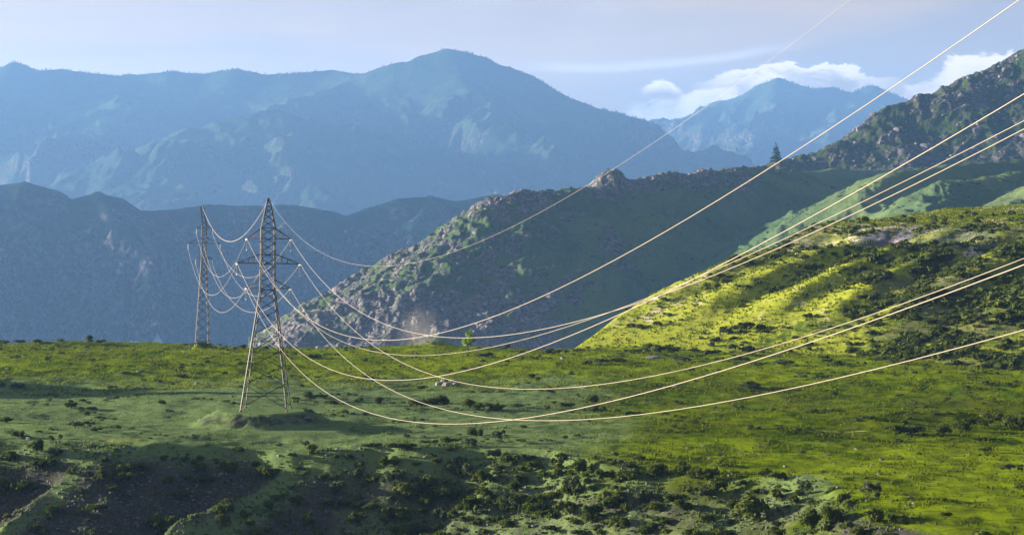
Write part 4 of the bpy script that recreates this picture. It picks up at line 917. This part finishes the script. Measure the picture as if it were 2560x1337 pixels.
forest(mountF_w, 9000, (-60, 1700), (FAR*3650, FAR*4290), lambda X, Y, PX, Z: np.exp(-((Y/FAR-crestF(PX)+8)/16)**2)*np.where((PX > 900) & (PX < 1100), .05, 1)*(.3+.7*sst(perlin(X/60, 1.3, 251), -.2, .2)) + .10*sst(perlin(X/160, Y/160, 252)+.4*perlin(X/50, Y/50, 254), -.1, .3) , 11, 'conifer forest fringing the crest of the main mountain')
crestE = interp([(1500, 5700), (1700, 5690), (1860, 5670), (2030, 5680), (2180, 5690), (2280, 5710), (2400, 5740)])
forest(mountE_w, 1500, (1500, 2420), (FAR*5500, FAR*5760), lambda X, Y, PX, Z: np.exp(-((Y/FAR-crestE(PX)+8)/18)**2)*np.where(PX < 1960, .25, 1)*(.3+.7*sst(perlin(X/70, 2.3, 253), -.2, .2))+.02, 15, 'conifer forest fringing the crest of the right-hand mountain')

# rocks
M_ROCK, t, b, o = principled('lichen_rock', (.22, .20, .20), .9)
P = t.add('ShaderNodeNewGeometry').outputs['Position']; n = t.noise(P, 2.2, 6, .7)
t.l.new(t.mix(t.ramp(n, .35, .65), (.085, .075, .08), (.20, .185, .19)), b.inputs['Base Color'])
M_PALE, t, b, o = principled('pale_rock', (.50, .46, .47), .9)
def rock_mesh(seed, mat):
    r = np.random.default_rng(seed)
    n1, n2 = 9, 6; V = []
    for i in range(n2+1):
        th = math.pi*i/n2
        for j in range(n1):
            ph = 6.2832*j/n1
            V.append((math.sin(th)*math.cos(ph), math.sin(th)*math.sin(ph), math.cos(th)*.75))
    V = np.array(V); pl = r.normal(size=(9, 3)); pl /= np.linalg.norm(pl, axis=1)[:, None]
    for q in pl:
        dd = V@q; lim = r.uniform(.45, .75); V = V-np.maximum(dd-lim, 0)[:, None]*q
    Fa = [(i*n1+j, (i+1)*n1+j, (i+1)*n1+(j+1) % n1, i*n1+(j+1) % n1) for i in range(n2) for j in range(n1)]
    me = mesh_from('rock', V*.62, Fa, False); me.materials.append(mat); return me
ROCKS = [rock_mesh(i, M_ROCK) for i in range(5)]; PALES = [rock_mesh(50+i, M_PALE) for i in range(2)]
def put_rock(px, py, w_px, label, pale=False, fn=plateau_h, ya=290, yb=745, group=None, hs=.7, cat='rock'):
    p = hit(px, py, fn, ya, yb)
    if p is None: return
    w = w_px/F*p.y
    o = link('boulder', random.choice(PALES if pale else ROCKS), None, None, None, label, cat, group)
    o.location = p; o.scale = (w, w*random.uniform(.7, 1), w*hs); o.rotation_euler = (random.uniform(-.2, .2), random.uniform(-.2, .2), random.uniform(0, 6.28))
put_rock(70, 1098, 20, 'pale boulder beside a round shrub on the left bank', True)
put_rock(350, 930, 22, 'dark flat rock on the grass left of both pylons', hs=.45)
put_rock(492, 960, 17, 'dark rock with a tuft behind it, left of the near pylon')
put_rock(18, 922, 14, 'bluish rock at the left edge below the rim', hs=.5)
put_rock(580, 992, 10, 'small reddish stone left of the near pylon\'s legs')
put_rock(813, 940, 16, 'small dark rock right of the near pylon below a wire', hs=.5)
for dx, dy, w, l in ((-22, 0, 26, 'leftmost dark block of the rock pile where two wires cross'), (0, 2, 30, 'large middle block of the rock pile where two wires cross'), (20, 0, 24, 'rightmost block of the rock pile where two wires cross'), (-8, -8, 24, 'uppermost block of the rock pile where two wires cross'), (12, -8, 20, 'small upper block of the rock pile where two wires cross')):
    put_rock(1118+dx, 962+dy, w, l, group='blocks of the rock pile')
put_rock(1235, 893, 14, 'small grey rock near the young green tree', hs=.5)
put_rock(1033, 893, 22, 'pinkish pale rock near the far rim, in the dust', hs=.6)
put_rock(1065, 897, 14, 'smaller pale rock right of the pinkish one near the rim', hs=.6)
put_rock(1690, 966, 24, 'grey flat boulder under the wires on the right meadow', hs=.45)
put_rock(1558, 942, 9, 'small grey stone on the meadow right of the rock pile')
put_rock(1460, 971, 24, 'dark flat rock half hidden behind a wire', hs=.4)
put_rock(1635, 896, 38, 'broad dark rock in the scrub near the right hill\'s foot', hs=.35)
put_rock(1408, 896, 22, 'dark low rock near the rim under the hanging wires', hs=.4)
put_rock(1076, 1103, 14, 'bluish rock on the lip of the near slope', hs=.7)
put_rock(1393, 1172, 12, 'whitish stone among the shrubs of the central slope', True, hs=1.0)
put_rock(770, 1050, 24, 'bluish flat rock on the right shoulder of the earth mound', hs=.3)
put_rock(275, 1137, 14, 'thin pale slab on the edge of the left gully', True, hs=.2)
put_rock(485, 1180, 14, 'bluish rock in the left gully', hs=.6); put_rock(553, 1188, 18, 'dark bluish rock beside a shrub in the gully', hs=.7)
small = []
for i in range(900):
    px = random.uniform(0, 2300)*random.choice((.4, 1)); py = random.uniform(1110, 1336)
    if 640 < px < 800 and random.random() < .7: continue
    p = hit(px, py, plateau_h, 290, 420, 300)
    if p is not None: small.append((p, random.choice((.25, .3, .4, .6))))
def rock_scatter(name, spots, mat, label, seed=3):
    Vs = []; Fs = []; b0 = 0
    src = []
    for me in ROCKS[:4]:
        V = np.empty(len(me.vertices)*3, np.float32); me.vertices.foreach_get('co', V); V = V.reshape(-1, 3)
        Fq = np.empty(len(me.polygons)*4, np.int32); me.loops.foreach_get('vertex_index', Fq); src.append((V, Fq.reshape(-1, 4)))
    for i, (p, w) in enumerate(spots):
        V, Fq = src[i % 4]; a = random.uniform(0, 6.28); ca, sa = math.cos(a), math.sin(a)
        sx, sy, sz = w*random.uniform(.8, 1.5), w*random.uniform(.7, 1.1), w*random.uniform(.6, 1.1)
        Q = np.stack([(V[:, 0]*sx*ca-V[:, 1]*sy*sa)+p[0], (V[:, 0]*sx*sa+V[:, 1]*sy*ca)+p[1], V[:, 2]*sz+p[2]], -1)
        Vs.append(Q); Fs.append(Fq+b0); b0 += len(V)
    link(name, mesh_from(name, np.concatenate(Vs), np.concatenate(Fs), False), mat, None, 'stuff', label)
rock_scatter('loose_stones', small, M_ROCK, 'loose stones strewn over the near slope')
# crags standing out of the rocky hills
def crag_spots(fn, n, pxr, yr, thr, wr):
    PX = rng.uniform(*pxr, n*6); Yv = rng.uniform(*yr, n*6); X = (PX-1280)/F*Yv
    Z, rk = fn(X, Yv); cl = perlin(X/28, Y_s(Yv)/28, 261)+.5*perlin(X/9, Yv/9, 262)
    keep = (rk > thr) & (cl > -.05); X, Yv, Z = X[keep][:n], Yv[keep][:n], Z[keep][:n]
    return [((x, y, z-.5), random.uniform(*wr)*random.choice((.4, .5, .6, .8, 1, 1.8))) for x, y, z in zip(X, Yv, Z)]
def Y_s(y): return y
rock_scatter('crag_blocks', crag_spots(hillC_w, 1300, (720, 2000), (MID*1110, MID*1480), .45, (1.4, 4.4)), M_ROCK, 'angular rock blocks crusting the rocky hill behind the shelf')
rock_scatter('crag_blocks', crag_spots(hillD_w, 700, (1850, 2600), (MID*1520, MID*1800), .3, (2.4, 7)), M_ROCK, 'angular rock blocks on the dark crag hill at the upper right')

# dust drifting off the shelf's far rim
DU = bpy.data.materials.new('dust'); DU.use_nodes = True; t = NT(DU.node_tree)
tc = t.add('ShaderNodeTexCoord').outputs['Object']
ln = t.add('ShaderNodeVectorMath', operation='LENGTH', ins={0: tc}).outputs['Value']
n = t.noise(tc, 2.4, 4, .6, .6)
dn = t.math('MULTIPLY', t.math('SUBTRACT', 1.0, t.ramp(t.math('ADD', ln, t.math('MULTIPLY', t.math('SUBTRACT', n, .5), 1.1)), .15, .95)), .022)
pv = t.add('ShaderNodeVolumePrincipled', ins={'Color': (.95, .85, .78, 1), 'Density': dn})
o = t.add('ShaderNodeOutputMaterial'); t.l.new(pv.outputs[0], o.inputs['Volume'])
bm_v = []; bm_f = []
for i in range(13):
    th = math.pi*i/12
    for j in range(20):
        ph = 6.2832*j/20; bm_v.append((math.sin(th)*math.cos(ph), math.sin(th)*math.sin(ph), math.cos(th)))
for i in range(12):
    for j in range(20): bm_f.append((i*20+j, (i+1)*20+j, (i+1)*20+(j+1) % 20, i*20+(j+1) % 20))
for (px, py, Yd, rx, ry, rz, l) in ((1045, 830, 690, 8, 7, 9.5, 'faint pinkish dust plume rising off the far rim'), (1020, 895, 676, 10, 8, 3.0, 'low dust lying on the grass at the plume\'s foot')):
    du = link('dust', mesh_from('dust', bm_v, bm_f, True), DU, None, 'stuff', l)
    du.location = at(px, py, Yd); du.scale = (rx, ry, rz)
